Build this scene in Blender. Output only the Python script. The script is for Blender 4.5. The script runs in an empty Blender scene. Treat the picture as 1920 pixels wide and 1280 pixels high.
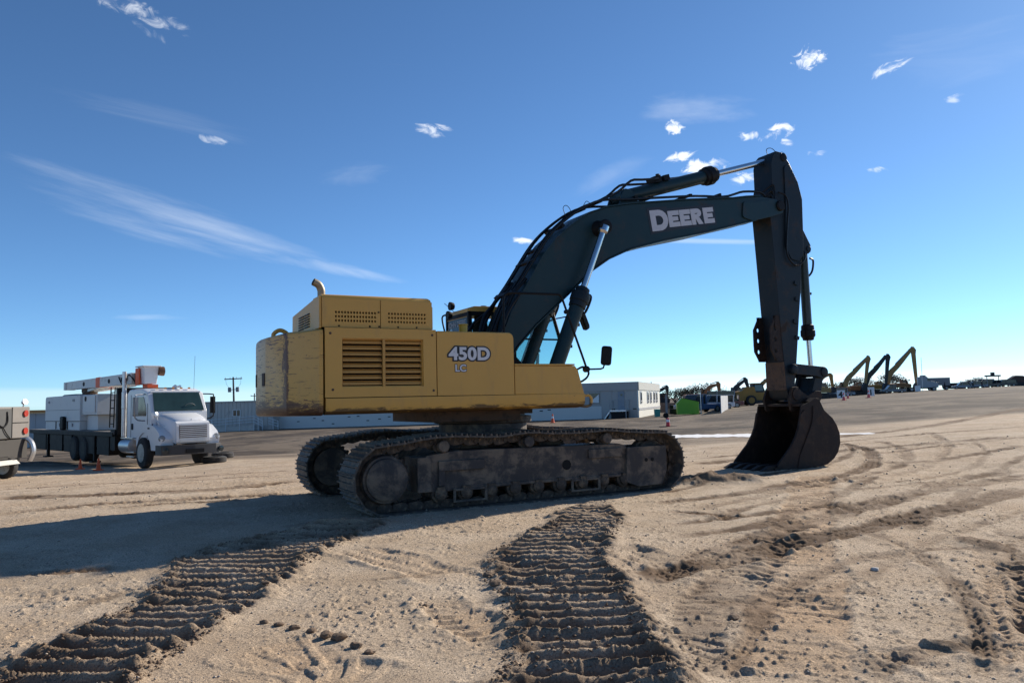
import bpy, bmesh, math, random
import numpy as np
from mathutils import Vector, Matrix
random.seed(4)
C = bpy.context.scene.collection
sc = bpy.context.scene
R = math.radians
# ---------------------------------------------------------------- camera
F_PX, CAM_H, PITCH, ROLL = 1440.0, 1.45, .078, -.024
_fw = np.array([0, math.cos(PITCH), math.sin(PITCH)]); _up0 = np.array([0, -math.sin(PITCH), math.cos(PITCH)])
_rt = math.cos(ROLL)*np.array([1., 0, 0]) + math.sin(ROLL)*_up0
_up = -math.sin(ROLL)*np.array([1., 0, 0]) + math.cos(ROLL)*_up0
cam_d = bpy.data.cameras.new('camera'); cam = bpy.data.objects.new('camera', cam_d); C.objects.link(cam)
cam_d.sensor_width = 36; cam_d.lens = 36*F_PX/1920; cam_d.clip_start = .05; cam_d.clip_end = 20000
M4 = Matrix.Identity(4)
for i in range(3):
    M4[i][0] = _rt[i]; M4[i][1] = _up[i]; M4[i][2] = -_fw[i]
M4[2][3] = CAM_H
cam.matrix_world = M4
sc.camera = cam
# ---------------------------------------------------------------- light
SUN_EL = 27.0
SUN_AZ = 47.0        # degrees clockwise (to the right) from the viewing direction +Y
sun_dir = Vector((math.sin(R(SUN_AZ))*math.cos(R(SUN_EL)), math.cos(R(SUN_AZ))*math.cos(R(SUN_EL)), math.sin(R(SUN_EL))))
sd = bpy.data.lights.new('sun', 'SUN'); sd.energy = 5.0; sd.angle = R(.53); sd.color = (1, .91, .78)
so = bpy.data.objects.new('sun', sd); C.objects.link(so); so.location = (30, 30, 40)
so.rotation_euler = sun_dir.to_track_quat('Z', 'Y').to_euler()
sc.view_settings.view_transform = 'Standard'; sc.view_settings.look = 'None'; sc.view_settings.gamma = 1
sc.view_settings.use_curve_mapping = False
sc.view_settings.exposure = .5

def nd(nt, t, **kw):
    n = nt.nodes.new(t)
    for k, v in kw.items():
        if k.startswith('i_'):
            key = k[2:]
            n.inputs[int(key) if key.isdigit() else key].default_value = v
        else: setattr(n, k, v)
    return n
def ln(nt, a, b): nt.links.new(a, b)
def mathn(nt, op, a, b=None, c=None, clamp=False):
    n = nt.nodes.new('ShaderNodeMath'); n.operation = op; n.use_clamp = clamp
    for i, x in enumerate((a, b, c)):
        if x is None: continue
        if isinstance(x, (int, float)): n.inputs[i].default_value = x
        else: nt.links.new(x, n.inputs[i])
    return n.outputs[0]
def vmath(nt, op, a, b=None):
    n = nt.nodes.new('ShaderNodeVectorMath'); n.operation = op
    for i, x in enumerate((a, b)):
        if x is None: continue
        if isinstance(x, (tuple, list, Vector)): n.inputs[i].default_value = tuple(x)
        else: nt.links.new(x, n.inputs[i])
    return n
def mixc(nt, fac, a, b, bt='MIX'):
    n = nt.nodes.new('ShaderNodeMix'); n.data_type = 'RGBA'; n.blend_type = bt
    for i, x in ((0, fac), (6, a), (7, b)):
        if isinstance(x, (int, float)): n.inputs[i].default_value = x
        elif isinstance(x, (tuple, list)): n.inputs[i].default_value = (*x[:3], 1)
        else: nt.links.new(x, n.inputs[i])
    return n.outputs[2]
def sstep(nt, x, lo, hi):
    n = nt.nodes.new('ShaderNodeMapRange'); n.interpolation_type = 'SMOOTHSTEP'
    n.inputs[1].default_value = lo; n.inputs[2].default_value = hi
    nt.links.new(x, n.inputs[0]); return n.outputs[0]

def px_dir(x, y):
    d = _fw + (x-960)/F_PX*_rt - (y-640)/F_PX*_up
    return d
# ---------------------------------------------------------------- sky
w = bpy.data.worlds.new('World'); sc.world = w; w.use_nodes = True
nt = w.node_tree; nt.nodes.clear()
out = nt.nodes.new('ShaderNodeOutputWorld'); bg = nt.nodes.new('ShaderNodeBackground'); bg.inputs[1].default_value = SKY_S = .094
sky = nt.nodes.new('ShaderNodeTexSky'); sky.sky_type = 'NISHITA'; sky.sun_disc = False
sky.sun_elevation = R(SUN_EL); sky.sun_rotation = R(SUN_AZ)
sky.altitude = 2000; sky.air_density = .75; sky.dust_density = .4; sky.ozone_density = 3.2
tc = nt.nodes.new('ShaderNodeTexCoord'); D = vmath(nt, 'NORMALIZE', tc.outputs['Generated']).outputs[0]
sep = nt.nodes.new('ShaderNodeSeparateXYZ'); ln(nt, D, sep.inputs[0])
# clouds seen on the dome: small cumulus scraps and thin cirrus veils, each at its own bearing and height
def cloud_patch(px, py, wx, wy, ang, scale, lo, hi, detail=8, stretch=1.0, dens=1.0, dist=.6, seed=0):
    """px,py give a bearing in the sky; wx,wy half sizes in radians; ang tilt"""
    d = Vector(px_dir(px, py)).normalized()
    e1 = Vector((_rt[0], _rt[1], _rt[2])); e1 = (e1 - d*e1.dot(d)).normalized(); e2 = d.cross(e1)*-1
    if e2.z < 0: e2 = -e2
    ca, sa = math.cos(R(ang)), math.sin(R(ang))
    a1 = e1*ca + e2*sa; a2 = -e1*sa + e2*ca
    x = mathn(nt, 'MULTIPLY', vmath(nt, 'DOT_PRODUCT', D, a1).outputs['Value'], 1/wx)
    y = mathn(nt, 'MULTIPLY', vmath(nt, 'DOT_PRODUCT', D, a2).outputs['Value'], 1/wy)
    ox = d.dot(a1)/wx; oy = d.dot(a2)/wy
    x = mathn(nt, 'SUBTRACT', x, ox); y = mathn(nt, 'SUBTRACT', y, oy)
    r2 = mathn(nt, 'ADD', mathn(nt, 'MULTIPLY', x, x), mathn(nt, 'MULTIPLY', y, y))
    fwd = sstep(nt, vmath(nt, 'DOT_PRODUCT', D, tuple(d)).outputs['Value'], .2, .6)
    env = mathn(nt, 'MULTIPLY', mathn(nt, 'SUBTRACT', 1.0, r2, clamp=True), fwd)
    cb = nt.nodes.new('ShaderNodeCombineXYZ')
    ln(nt, mathn(nt, 'MULTIPLY', x, wx*scale/stretch), cb.inputs[0]); ln(nt, mathn(nt, 'MULTIPLY', y, wy*scale), cb.inputs[1]); cb.inputs[2].default_value = seed*3.7
    nz = nd(nt, 'ShaderNodeTexNoise', i_Scale=1.0, i_Detail=detail, i_Roughness=.62, i_Distortion=dist); ln(nt, cb.outputs[0], nz.inputs['Vector'])
    v = mathn(nt, 'ADD', nz.outputs[0], mathn(nt, 'MULTIPLY', mathn(nt, 'SUBTRACT', env, .72), .5))
    v = mathn(nt, 'MULTIPLY', sstep(nt, v, lo, hi), sstep(nt, env, 0.0, .25))
    return mathn(nt, 'MULTIPLY', v, dens)
px2 = lambda n: n/F_PX
cl = []
for a in [
    (245, 14, px2(80), px2(22), -14, 75, .49, .83, 7, 1.3, 0.55, .7, 1),
    (312, 46, px2(70), px2(24), -16, 70, .49, .83, 7, 1.5, 0.55, .7, 2),
    (280, 60, px2(50), px2(12), -35, 70, .49, .86, 7, 1.5, 0.28, .7, 31),
    (398, 264, px2(44), px2(16), -16, 75, .49, .79, 7, 1.8, 0.51, .6, 3),
    (812, 243, px2(50), px2(22), -12, 80, .49, .77, 7, 1.8, 0.69, .6, 4),
    (1516, 110, px2(40), px2(30), 18, 90, .49, .71, 7, 1.2, 0.92, .8, 5),
    (1670, 127, px2(48), px2(18), 26, 90, .49, .73, 7, 1.8, 0.78, .7, 6),
    (1790, 186, px2(26), px2(12), 14, 110, .49, .77, 7, 1.8, 0.55, .6, 7),
    (1264, 240, px2(34), px2(22), -25, 90, .49, .71, 7, 1.2, 0.92, .8, 8),
    (1395, 256, px2(34), px2(15), 8, 90, .49, .73, 7, 1.6, 0.83, .8, 9),
    (1455, 248, px2(52), px2(22), 14, 80, .49, .73, 7, 1.7, 0.87, .8, 30),
    (1275, 293, px2(48), px2(16), 10, 85, .49, .71, 7, 1.6, 0.92, .8, 32),
    (1318, 316, px2(68), px2(30), 0, 65, .48, .71, 7, 1.5, 1.01, .8, 10),
    (1400, 332, px2(60), px2(22), 12, 80, .49, .73, 7, 1.6, 0.83, .8, 11),
    (985, 451, px2(42), px2(13), -7, 70, .48, .73, 7, 2.6, 0.87, .5, 12),
    (1645, 318, px2(24), px2(10), 5, 100, .49, .77, 7, 1.8, 0.55, .6, 13),
    (1535, 287, px2(36), px2(10), 5, 100, .50, .79, 7, 2.0, 0.46, .6, 14),
    (1475, 268, px2(22), px2(10), 0, 100, .49, .76, 7, 1.6, 0.74, .6, 33),
    # thin veils
    (330, 418, px2(400), px2(62), -17, 34, .42, 1.0, 9, 9, .34, .0, 15),
    (600, 500, px2(200), px2(22), -10, 40, .40, .86, 8, 8, .30, .8, 16),
    (440, 455, px2(240), px2(16), -14, 44, .40, .86, 8, 9, .26, .8, 34),
    (300, 215, px2(300), px2(30), -14, 26, .42, 1.0, 7, 8, .16, .8, 17),
    (1310, 205, px2(150), px2(45), 0, 28, .42, .95, 8, 3, .22, .0, 18),
    (670, 325, px2(110), px2(32), 4, 26, .42, .95, 7, 4, .10, .9, 19),
    (1150, 330, px2(120), px2(34), 26, 26, .42, .95, 7, 5, .13, .9, 20),
    (290, 596, px2(110), px2(10), -1, 30, .40, .85, 6, 6, .24, .5, 21),
    (1310, 452, px2(200), px2(8), -1, 20, .36, .80, 6, 7, .30, .3, 22),
    (1800, 110, px2(260), px2(70), 12, 18, .42, .98, 8, 4, .14, .9, 23)]:
    cl.append(cloud_patch(*a))
tot = cl[0]
for c in cl[1:]: tot = mathn(nt, 'MAXIMUM', tot, c)
# streaky cloud bank lying on the horizon all round
el = sep.outputs[2]
cb = nt.nodes.new('ShaderNodeCombineXYZ')
az = mathn(nt, 'ARCTAN2', sep.outputs[0], sep.outputs[1])
ln(nt, mathn(nt, 'MULTIPLY', az, 2.2), cb.inputs[0]); ln(nt, mathn(nt, 'MULTIPLY', el, 38), cb.inputs[1])
nz = nd(nt, 'ShaderNodeTexNoise', i_Scale=1.0, i_Detail=6, i_Roughness=.5, i_Distortion=.25); ln(nt, cb.outputs[0], nz.inputs['Vector'])
envh = mathn(nt, 'SUBTRACT', 1.0, mathn(nt, 'ABSOLUTE', mathn(nt, 'MULTIPLY', mathn(nt, 'SUBTRACT', el, .014), 1/.030)), clamp=True)
bank = mathn(nt, 'MULTIPLY', sstep(nt, mathn(nt, 'ADD', nz.outputs[0], mathn(nt, 'MULTIPLY', mathn(nt, 'SUBTRACT', envh, .55), .5)), .44, .70), .62)
azm = sstep(nt, az, -.25, .02)
bank = mathn(nt, 'MULTIPLY', bank, mathn(nt, 'ADD', mathn(nt, 'MULTIPLY', azm, .65), .35))
tot = mathn(nt, 'MAXIMUM', tot, bank)
skycol = mixc(nt, 1.0, sky.outputs[0], SKY_TINT, 'MULTIPLY') if (SKY_TINT := (.785, 1.035, 1.15)) else None
cloudcol = (8.6, 9.0, 9.5)
fin = mixc(nt, mathn(nt, 'MINIMUM', tot, 1.0), skycol, cloudcol)
ln(nt, fin, bg.inputs[0]); ln(nt, bg.outputs[0], out.inputs[0])
# ---------------------------------------------------------------- mesh helpers
class MB:
    def __init__(s): s.v = []; s.f = []; s.M = None
    def add(s, vs, fs):
        o = len(s.v)
        s.v += [tuple(s.M @ Vector(p)) if s.M else tuple(p) for p in vs]
        s.f += [tuple(i+o for i in f) for f in fs]; return s
    def box(s, c, d, rz=0, ry=0, rx=0, taper=1.0):
        M = Matrix.Translation(c) @ Matrix.Rotation(rz, 4, 'Z') @ Matrix.Rotation(ry, 4, 'Y') @ Matrix.Rotation(rx, 4, 'X')
        x, y, z = d[0]/2, d[1]/2, d[2]/2
        vs = [M @ Vector((a*x*(taper if c3 > 0 else 1), b*y*(taper if c3 > 0 else 1), c3*z)) for c3 in (-1, 1) for a, b in ((-1, -1), (1, -1), (1, 1), (-1, 1))]
        return s.add(vs, [(3, 2, 1, 0), (4, 5, 6, 7), (0, 1, 5, 4), (1, 2, 6, 5), (2, 3, 7, 6), (3, 0, 4, 7)])
    def b2(s, x0, x1, y0, y1, z0, z1): return s.box(((x0+x1)/2, (y0+y1)/2, (z0+z1)/2), (x1-x0, y1-y0, z1-z0))
    def cyl(s, p0, p1, r0, r1=None, n=16, caps=True):
        r1 = r0 if r1 is None else r1
        p0 = Vector(p0); p1 = Vector(p1); a = (p1-p0).normalized(); t = a.orthogonal().normalized(); b = a.cross(t)
        vs = [p0 + (t*math.cos(2*math.pi*i/n)+b*math.sin(2*math.pi*i/n))*r0 for i in range(n)] + [p1 + (t*math.cos(2*math.pi*i/n)+b*math.sin(2*math.pi*i/n))*r1 for i in range(n)]
        fs = [(i, (i+1) % n, n+(i+1) % n, n+i) for i in range(n)]
        if caps: fs += [tuple(range(n-1, -1, -1)), tuple(range(n, 2*n))]
        return s.add(vs, fs)
    def lathe(s, p0, p1, prof, n=24):
        """prof: list of (t along axis in metres, radius)"""
        p0 = Vector(p0); a = (Vector(p1)-p0).normalized(); t = a.orthogonal().normalized(); b = a.cross(t)
        vs = []; fs = []
        for (h, r) in prof: vs += [p0 + a*h + (t*math.cos(2*math.pi*i/n)+b*math.sin(2*math.pi*i/n))*max(r, 1e-4) for i in range(n)]
        for k in range(len(prof)-1): fs += [(k*n+i, k*n+(i+1) % n, (k+1)*n+(i+1) % n, (k+1)*n+i) for i in range(n)]
        fs += [tuple(range(n-1, -1, -1)), tuple(range((len(prof)-1)*n, len(prof)*n))]
        return s.add(vs, fs)
    def tube(s, pts, r, n=8):
        pts = [Vector(p) for p in pts]; rings = []; prev = None
        for i, p in enumerate(pts):
            d = ((pts[i]-pts[i-1]).normalized() if i else Vector()) + ((pts[i+1]-pts[i]).normalized() if i < len(pts)-1 else Vector())
            d.normalize()
            t = d.orthogonal().normalized() if prev is None else (prev - d*prev.dot(d)).normalized()
            prev = t; b = d.cross(t); rr = r[i] if isinstance(r, (list, tuple)) else r
            rings.append([p + (t*math.cos(2*math.pi*k/n)+b*math.sin(2*math.pi*k/n))*rr for k in range(n)])
        vs = [v for q in rings for v in q]
        fs = [(k*n+i, k*n+(i+1) % n, (k+1)*n+(i+1) % n, (k+1)*n+i) for k in range(len(rings)-1) for i in range(n)]
        fs += [tuple(range(n-1, -1, -1)), tuple(range((len(rings)-1)*n, len(rings)*n))]
        return s.add(vs, fs)
    def prism(s, prof, y0, y1):
        """prof in (x,z), extruded along y"""
        n = len(prof)
        vs = [(x, y0, z) for x, z in prof] + [(x, y1, z) for x, z in prof]
        return s.add(vs, [tuple(range(n-1, -1, -1)), tuple(range(n, 2*n))] + [(i, (i+1) % n, n+(i+1) % n, n+i) for i in range(n)])
    def hprism(s, prof, z0, z1, inset=0):
        n = len(prof)
        vs = [(x, y, z0) for x, y in prof] + [(x, y, z1) for x, y in prof]
        return s.add(vs, [tuple(range(n-1, -1, -1)), tuple(range(n, 2*n))] + [(i, (i+1) % n, n+(i+1) % n, n+i) for i in range(n)])
    def mesh(s, name, mat=None, smooth=True):
        me = bpy.data.meshes.new(name); me.from_pydata(s.v, [], s.f)
        bm = bmesh.new(); bm.from_mesh(me); bmesh.ops.recalc_face_normals(bm, faces=bm.faces); bm.to_mesh(me); bm.free()
        if smooth:
            me.polygons.foreach_set('use_smooth', [True]*len(me.polygons)); me.set_sharp_from_angle(angle=R(32))
        if mat: me.materials.append(mat)
        return me
    def build(s, name, mat, parent=None, bevel=0, **kw):
        o = bpy.data.objects.new(name, s.mesh(name, mat)); C.objects.link(o)
        if parent: o.parent = parent
        if bevel:
            m = o.modifiers.new('b', 'BEVEL'); m.width = bevel; m.segments = 2; m.limit_method = 'ANGLE'; m.angle_limit = R(35); m.harden_normals = True
        for k, v in kw.items(): o[k] = v
        return o
def thing(name, label, cat, loc=(0, 0, 0), rz=0, group=None):
    o = bpy.data.objects.new(name, None); C.objects.link(o); o.location = loc; o.rotation_euler = (0, 0, rz); o.empty_display_size = .2
    o['label'] = label; o['category'] = cat
    if group: o['group'] = group
    return o
def tag(o, label, cat, group=None):
    o['label'] = label; o['category'] = cat
    if group: o['group'] = group
    return o
def link(me, name, parent=None, M=None):
    o = bpy.data.objects.new(name, me); C.objects.link(o)
    if parent: o.parent = parent
    if M is not None: o.matrix_local = M
    return o
def copy_tree(o, parent=None):
    c = o.copy(); C.objects.link(c); c.parent = parent
    for ch in list(o.children): copy_tree(ch, c)
    return c
def rounded(pts, rads, n=5):
    """round the corners of a 2D polygon"""
    out = []; N = len(pts)
    for i, p in enumerate(pts):
        r = rads[i] if isinstance(rads, (list, tuple)) else rads
        p = Vector(p); a = Vector(pts[i-1]); b = Vector(pts[(i+1) % N])
        if r <= 0: out.append(tuple(p)); continue
        da = (a-p).normalized(); db = (b-p).normalized(); ang = da.angle(db)
        t = min(r/math.tan(ang/2), (a-p).length*.48, (b-p).length*.48); p0 = p+da*t; p1 = p+db*t
        for k in range(n+1):
            s = k/n; out.append(tuple(p0*(1-s)**2 + p*2*s*(1-s) + p1*s*s))
    return out
def catmull(pts, n=6, closed=False):
    pts = [np.array(p, float) for p in pts]; N = len(pts); out = []
    rng = range(N if closed else N-1)
    for i in rng:
        p0 = pts[(i-1) % N] if closed or i else pts[0]; p1 = pts[i]; p2 = pts[(i+1) % N]; p3 = pts[(i+2) % N] if closed or i+2 < N else pts[-1]
        for k in range(n):
            t = k/n; out.append(tuple(.5*((2*p1)+(-p0+p2)*t+(2*p0-5*p1+4*p2-p3)*t*t+(-p0+3*p1-3*p2+p3)*t**3)))
    if not closed: out.append(tuple(pts[-1]))
    return out
# ---------------------------------------------------------------- materials
MATS = {}
def mat(name, col, rough=.6, metal=0, var=.25, vs=3.0, dirt=None, dirt_amt=.4, dirt_scale=2.0, bump=.0, bscale=40, coat=0, spec=.5, obj=True):
    if name in MATS: return MATS[name]
    m = bpy.data.materials.new(name); m.use_nodes = True; nt = m.node_tree; b = nt.nodes['Principled BSDF']
    tc = nt.nodes.new('ShaderNodeTexCoord'); co = tc.outputs['Object']
    n1 = nd(nt, 'ShaderNodeTexNoise', i_Scale=vs, i_Detail=6, i_Roughness=.6); ln(nt, co, n1.inputs['Vector'])
    v = mathn(nt, 'MULTIPLY_ADD', mathn(nt, 'SUBTRACT', n1.outputs[0], .5), 2*var, 1.0)
    c = vmath(nt, 'SCALE', col); ln(nt, v, c.inputs['Scale']); c = c.outputs[0]
    rr = mathn(nt, 'MULTIPLY_ADD', n1.outputs[0], .25, rough-.12, clamp=True)
    if dirt:
        n2 = nd(nt, 'ShaderNodeTexNoise', i_Scale=dirt_scale, i_Detail=9, i_Roughness=.7, i_Distortion=.3); ln(nt, co, n2.inputs['Vector'])
        f = sstep(nt, n2.outputs[0], .62-dirt_amt*.4, .82-dirt_amt*.4)
        c = mixc(nt, mathn(nt, 'MULTIPLY', f, .85), c, dirt); rr = mathn(nt, 'MAXIMUM', rr, mathn(nt, 'MULTIPLY', f, .85))
    ln(nt, c, b.inputs['Base Color']); ln(nt, rr, b.inputs['Roughness']); b.inputs['Metallic'].default_value = metal
    b.inputs['Coat Weight'].default_value = coat; b.inputs['Coat Roughness'].default_value = .15; b.inputs['Specular IOR Level'].default_value = spec
    if bump:
        n3 = nd(nt, 'ShaderNodeTexNoise', i_Scale=bscale, i_Detail=5); ln(nt, co, n3.inputs['Vector'])
        bp = nd(nt, 'ShaderNodeBump', i_Strength=bump, i_Distance=.01); ln(nt, n3.outputs[0], bp.inputs['Height']); ln(nt, bp.outputs[0], b.inputs['Normal'])
    MATS[name] = m; return m
def glass(name, col=(.5, .65, .65), a=.35, rough=.05):
    m = bpy.data.materials.new(name); m.use_nodes = True; nt = m.node_tree; nt.nodes.clear()
    o = nt.nodes.new('ShaderNodeOutputMaterial'); g = nd(nt, 'ShaderNodeBsdfGlossy', i_Roughness=rough); g.inputs[0].default_value = (.9, .9, .9, 1)
    t = nt.nodes.new('ShaderNodeBsdfTransparent'); t.inputs[0].default_value = (*col, 1)
    fr = nd(nt, 'ShaderNodeFresnel', i_IOR=1.5); mx = nt.nodes.new('ShaderNodeMixShader')
    f = mathn(nt, 'ADD', fr.outputs[0], a*.15, clamp=True)
    ln(nt, f, mx.inputs[0]); ln(nt, t.outputs[0], mx.inputs[1]); ln(nt, g.outputs[0], mx.inputs[2]); ln(nt, mx.outputs[0], o.inputs[0])
    MATS[name] = m; return m
def worn_yellow(name, scratch):
    """old construction yellow paint; scratch = True: rust scrapes along the tail of the counterweight and the lower edges (machine coordinates)"""
    m = bpy.data.materials.new(name); m.use_nodes = True; nt = m.node_tree; b = nt.nodes['Principled BSDF']
    co = nt.nodes.new('ShaderNodeTexCoord').outputs['Object']; sp = nt.nodes.new('ShaderNodeSeparateXYZ'); ln(nt, co, sp.inputs[0])
    def noise(sx, sy, sz, sc_, det=8, rg=.65, dist=.0):
        mp = nt.nodes.new('ShaderNodeMapping'); mp.inputs['Scale'].default_value = (sx, sy, sz); ln(nt, co, mp.inputs[0])
        n = nd(nt, 'ShaderNodeTexNoise', i_Scale=sc_, i_Detail=det, i_Roughness=rg, i_Distortion=dist); ln(nt, mp.outputs[0], n.inputs['Vector']); return n.outputs[0]
    n1 = noise(1, 1, 1, 1.6); c = mixc(nt, n1, (.55, .295, .055), (.64, .355, .075))
    n2 = noise(1, 1, .25, 5, 9); c = mixc(nt, mathn(nt, 'MULTIPLY', sstep(nt, n2, .52, .75), .35), c, (.36, .22, .09))      # dust streaks
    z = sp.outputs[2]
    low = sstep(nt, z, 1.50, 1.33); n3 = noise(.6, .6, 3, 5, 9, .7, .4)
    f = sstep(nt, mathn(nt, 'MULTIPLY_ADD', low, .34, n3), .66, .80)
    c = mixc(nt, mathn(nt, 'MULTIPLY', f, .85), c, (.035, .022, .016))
    if scratch:
        u = sp.outputs[0]
        corner = sstep(nt, mathn(nt, 'ABSOLUTE', mathn(nt, 'ADD', u, 3.386)), .05, .0)
        tail = sstep(nt, u, -3.22, -3.42); lowc = sstep(nt, z, 1.75, 1.36)
        n4 = noise(1.2, 1.2, 16, 3.2, 10, .72, .25); n5 = noise(2, 2, 6, 4, 9, .75, 1.2); n6 = noise(1, 1, .8, 9, 10, .85, .8)
        a = sstep(nt, mathn(nt, 'ADD', n4, mathn(nt, 'ADD', mathn(nt, 'MULTIPLY', tail, .06), mathn(nt, 'MULTIPLY', lowc, .07))), .60, .645)
        d = sstep(nt, mathn(nt, 'ADD', n5, mathn(nt, 'MULTIPLY', lowc, .09)), .62, .65)
        e = sstep(nt, mathn(nt, 'ADD', n6, mathn(nt, 'MULTIPLY', corner, .24)), .63, .70)
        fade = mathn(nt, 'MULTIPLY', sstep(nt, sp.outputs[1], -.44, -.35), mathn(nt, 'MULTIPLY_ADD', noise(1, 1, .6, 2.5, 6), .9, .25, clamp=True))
        c = mixc(nt, mathn(nt, 'MULTIPLY', fade, .55), c, (.46, .40, .28))      # rear centre casting: rubbed pale, its extra skylight painted into the tint
        s = mathn(nt, 'MAXIMUM', mathn(nt, 'MAXIMUM', a, d), e)
        c = mixc(nt, mathn(nt, 'MULTIPLY', s, .93), c, (.075, .020, .008))
        n7 = noise(1.1, 1.1, 5, 2.2, 10, .75, .6); g_ = sstep(nt, mathn(nt, 'MULTIPLY_ADD', sstep(nt, z, 1.62, 1.36), .22, n7), .60, .68)
        c = mixc(nt, mathn(nt, 'MULTIPLY', g_, .85), c, (.070, .026, .012))
    ln(nt, c, b.inputs['Base Color'])
    ln(nt, mathn(nt, 'MULTIPLY_ADD', n1, .2, .33), b.inputs['Roughness'])
    bp = nd(nt, 'ShaderNodeBump', i_Strength=.12, i_Distance=.02); ln(nt, noise(1, 1, 1, 3, 3), bp.inputs['Height']); ln(nt, bp.outputs[0], b.inputs['Normal'])
    return m
YPL = mat('plain_yellow_paint', (.52, .27, .06), .5, var=.15, vs=4, dirt=(.10, .06, .03), dirt_amt=.2, dirt_scale=6)
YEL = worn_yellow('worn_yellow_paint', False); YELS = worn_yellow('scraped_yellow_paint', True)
NAVY = mat('dark_boom_paint', (.010, .031, .037), .40, var=.3, vs=1.5, spec=.3, dirt=(.040, .036, .033), dirt_amt=.26, dirt_scale=2.5, bump=.1, bscale=8)
NAVYD = mat('dusty_arm_paint', (.010, .018, .025), .5, var=.35, vs=2, spec=.25, dirt=(.045, .03, .022), dirt_amt=.3, dirt_scale=3, bump=.15, bscale=14)
RUST = mat('rusty_bucket_steel', (.026, .017, .014), .65, spec=.25, var=.5, vs=3, dirt=(.055, .034, .023), dirt_amt=.4, dirt_scale=4, bump=.4, bscale=25)
BRN = mat('rust_brown_steel', (.10, .055, .03), .7, var=.4, vs=4, dirt=(.03, .02, .015), dirt_amt=.4, dirt_scale=6, bump=.3)
BLK = mat('black_rubber_and_steel', (.008, .008, .009), .55, spec=.2, var=.3, vs=6)
HOSE = mat('black_hose', (.006, .007, .009), .42, spec=.3, var=.2)
CHROME = mat('polished_rod', (.62, .64, .66), .18, metal=1, var=.15)
TRK = mat('dusty_track_steel', (.085, .074, .064), .6, metal=.1, spec=.3, var=.4, vs=4, dirt=(.24, .18, .125), dirt_amt=.45, dirt_scale=7, bump=.3, bscale=30)
TRKL = mat('dusty_track_links', (.060, .046, .036), .65, spec=.3, var=.4, vs=8, dirt=(.20, .14, .09), dirt_amt=.4, dirt_scale=9, bump=.3)
FRM = mat('dusty_track_frame', (.050, .044, .042), .65, spec=.3, var=.35, vs=2, dirt=(.21, .16, .115), dirt_amt=.5, dirt_scale=3, bump=.3, bscale=20)
WHITE_T = mat('white_decal', (.62, .62, .64), .5, var=.12, vs=12)
DECK = mat('dark_deck', (.012, .012, .012), .8, spec=.2)
GLS = glass('cab_glass', (.62, .80, .80), .2)
# ---------------------------------------------------------------- terrain
AZP = np.radians([-180, -60, -26, -20, 9.4, 27, 33, 60, 180]); AZK = np.array([0, -1.2, -1.98, -1.50, -.66, .98, 1.45, .9, 0])
def gz(x, y):
    r = np.hypot(x, y); az = np.arctan2(x, y); f = np.clip((r-17)/100, 0, 3)
    f = np.power(f+.0006, .6) - .0006**.6
    f = np.minimum(f, 1.75+0*f)
    return np.interp(az, AZP, AZK)*f
def at(px, py, Y):
    d = px_dir(px, py); t = Y/d[1]; return Vector((d[0]*t, d[1]*t, CAM_H+d[2]*t))
def gp(px, Y, dz=0):
    """ground point under picture column px at distance Y"""
    d = px_dir(px, 745); x = d[0]/d[1]*Y; return Vector((x, Y, float(gz(x, Y))+dz))
def flat(px, py, z=0):
    d = px_dir(px, py); t = (z-CAM_H)/d[2]; return (d[0]*t, d[1]*t)

def gproj(px, py, dz=0):
    """ground point seen at picture point px,py"""
    d = px_dir(px, py); t0 = 3.0; t1 = 400.0; ts = np.geomspace(t0, t1, 400)
    z = CAM_H+d[2]*ts - gz(d[0]*ts, d[1]*ts); k = int(np.argmax(z < 0)) if (z < 0).any() else 399
    a, b = ts[max(0, k-1)], ts[k]
    for _ in range(20):
        m_ = (a+b)/2
        if CAM_H+d[2]*m_ - float(gz(d[0]*m_, d[1]*m_)) < 0: b = m_
        else: a = m_
    return Vector((d[0]*b, d[1]*b, float(gz(d[0]*b, d[1]*b))+dz))
# ---------------------------------------------------------------- ground sheet
def vnoise(x, y, seed=0):
    xi = np.floor(x).astype(np.int64); yi = np.floor(y).astype(np.int64); fx = x-xi; fy = y-yi
    fx = fx*fx*(3-2*fx); fy = fy*fy*(3-2*fy)
    def h(a, b):
        n = (a*374761393 + b*668265263 + seed*1442695041) & 0x7fffffff
        n = ((n ^ (n >> 13))*1274126177) & 0x7fffffff
        return ((n ^ (n >> 16)) & 0xffff)/65535.0
    return (h(xi, yi)*(1-fx)+h(xi+1, yi)*fx)*(1-fy) + (h(xi, yi+1)*(1-fx)+h(xi+1, yi+1)*fx)*fy
def fbm(x, y, o=4, seed=0, g=.5):
    s = 0; a = 1; t = 0
    for i in range(o): s = s + a*vnoise(x*2**i+17.3*i, y*2**i-9.1*i, seed+i); t += a; a *= g
    return s/t - .5
def ss(a, b, x):
    t = np.clip((x-a)/(b-a), 0, 1); return t*t*(3-2*t)
def band_edges(L, Rr):
    L = sorted([flat(*p) for p in L], key=lambda p: p[1]); Rr = sorted([flat(*p) for p in Rr], key=lambda p: p[1])
    return (np.array([p[1] for p in L]), np.array([p[0] for p in L])), (np.array([p[1] for p in Rr]), np.array([p[0] for p in Rr]))
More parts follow.
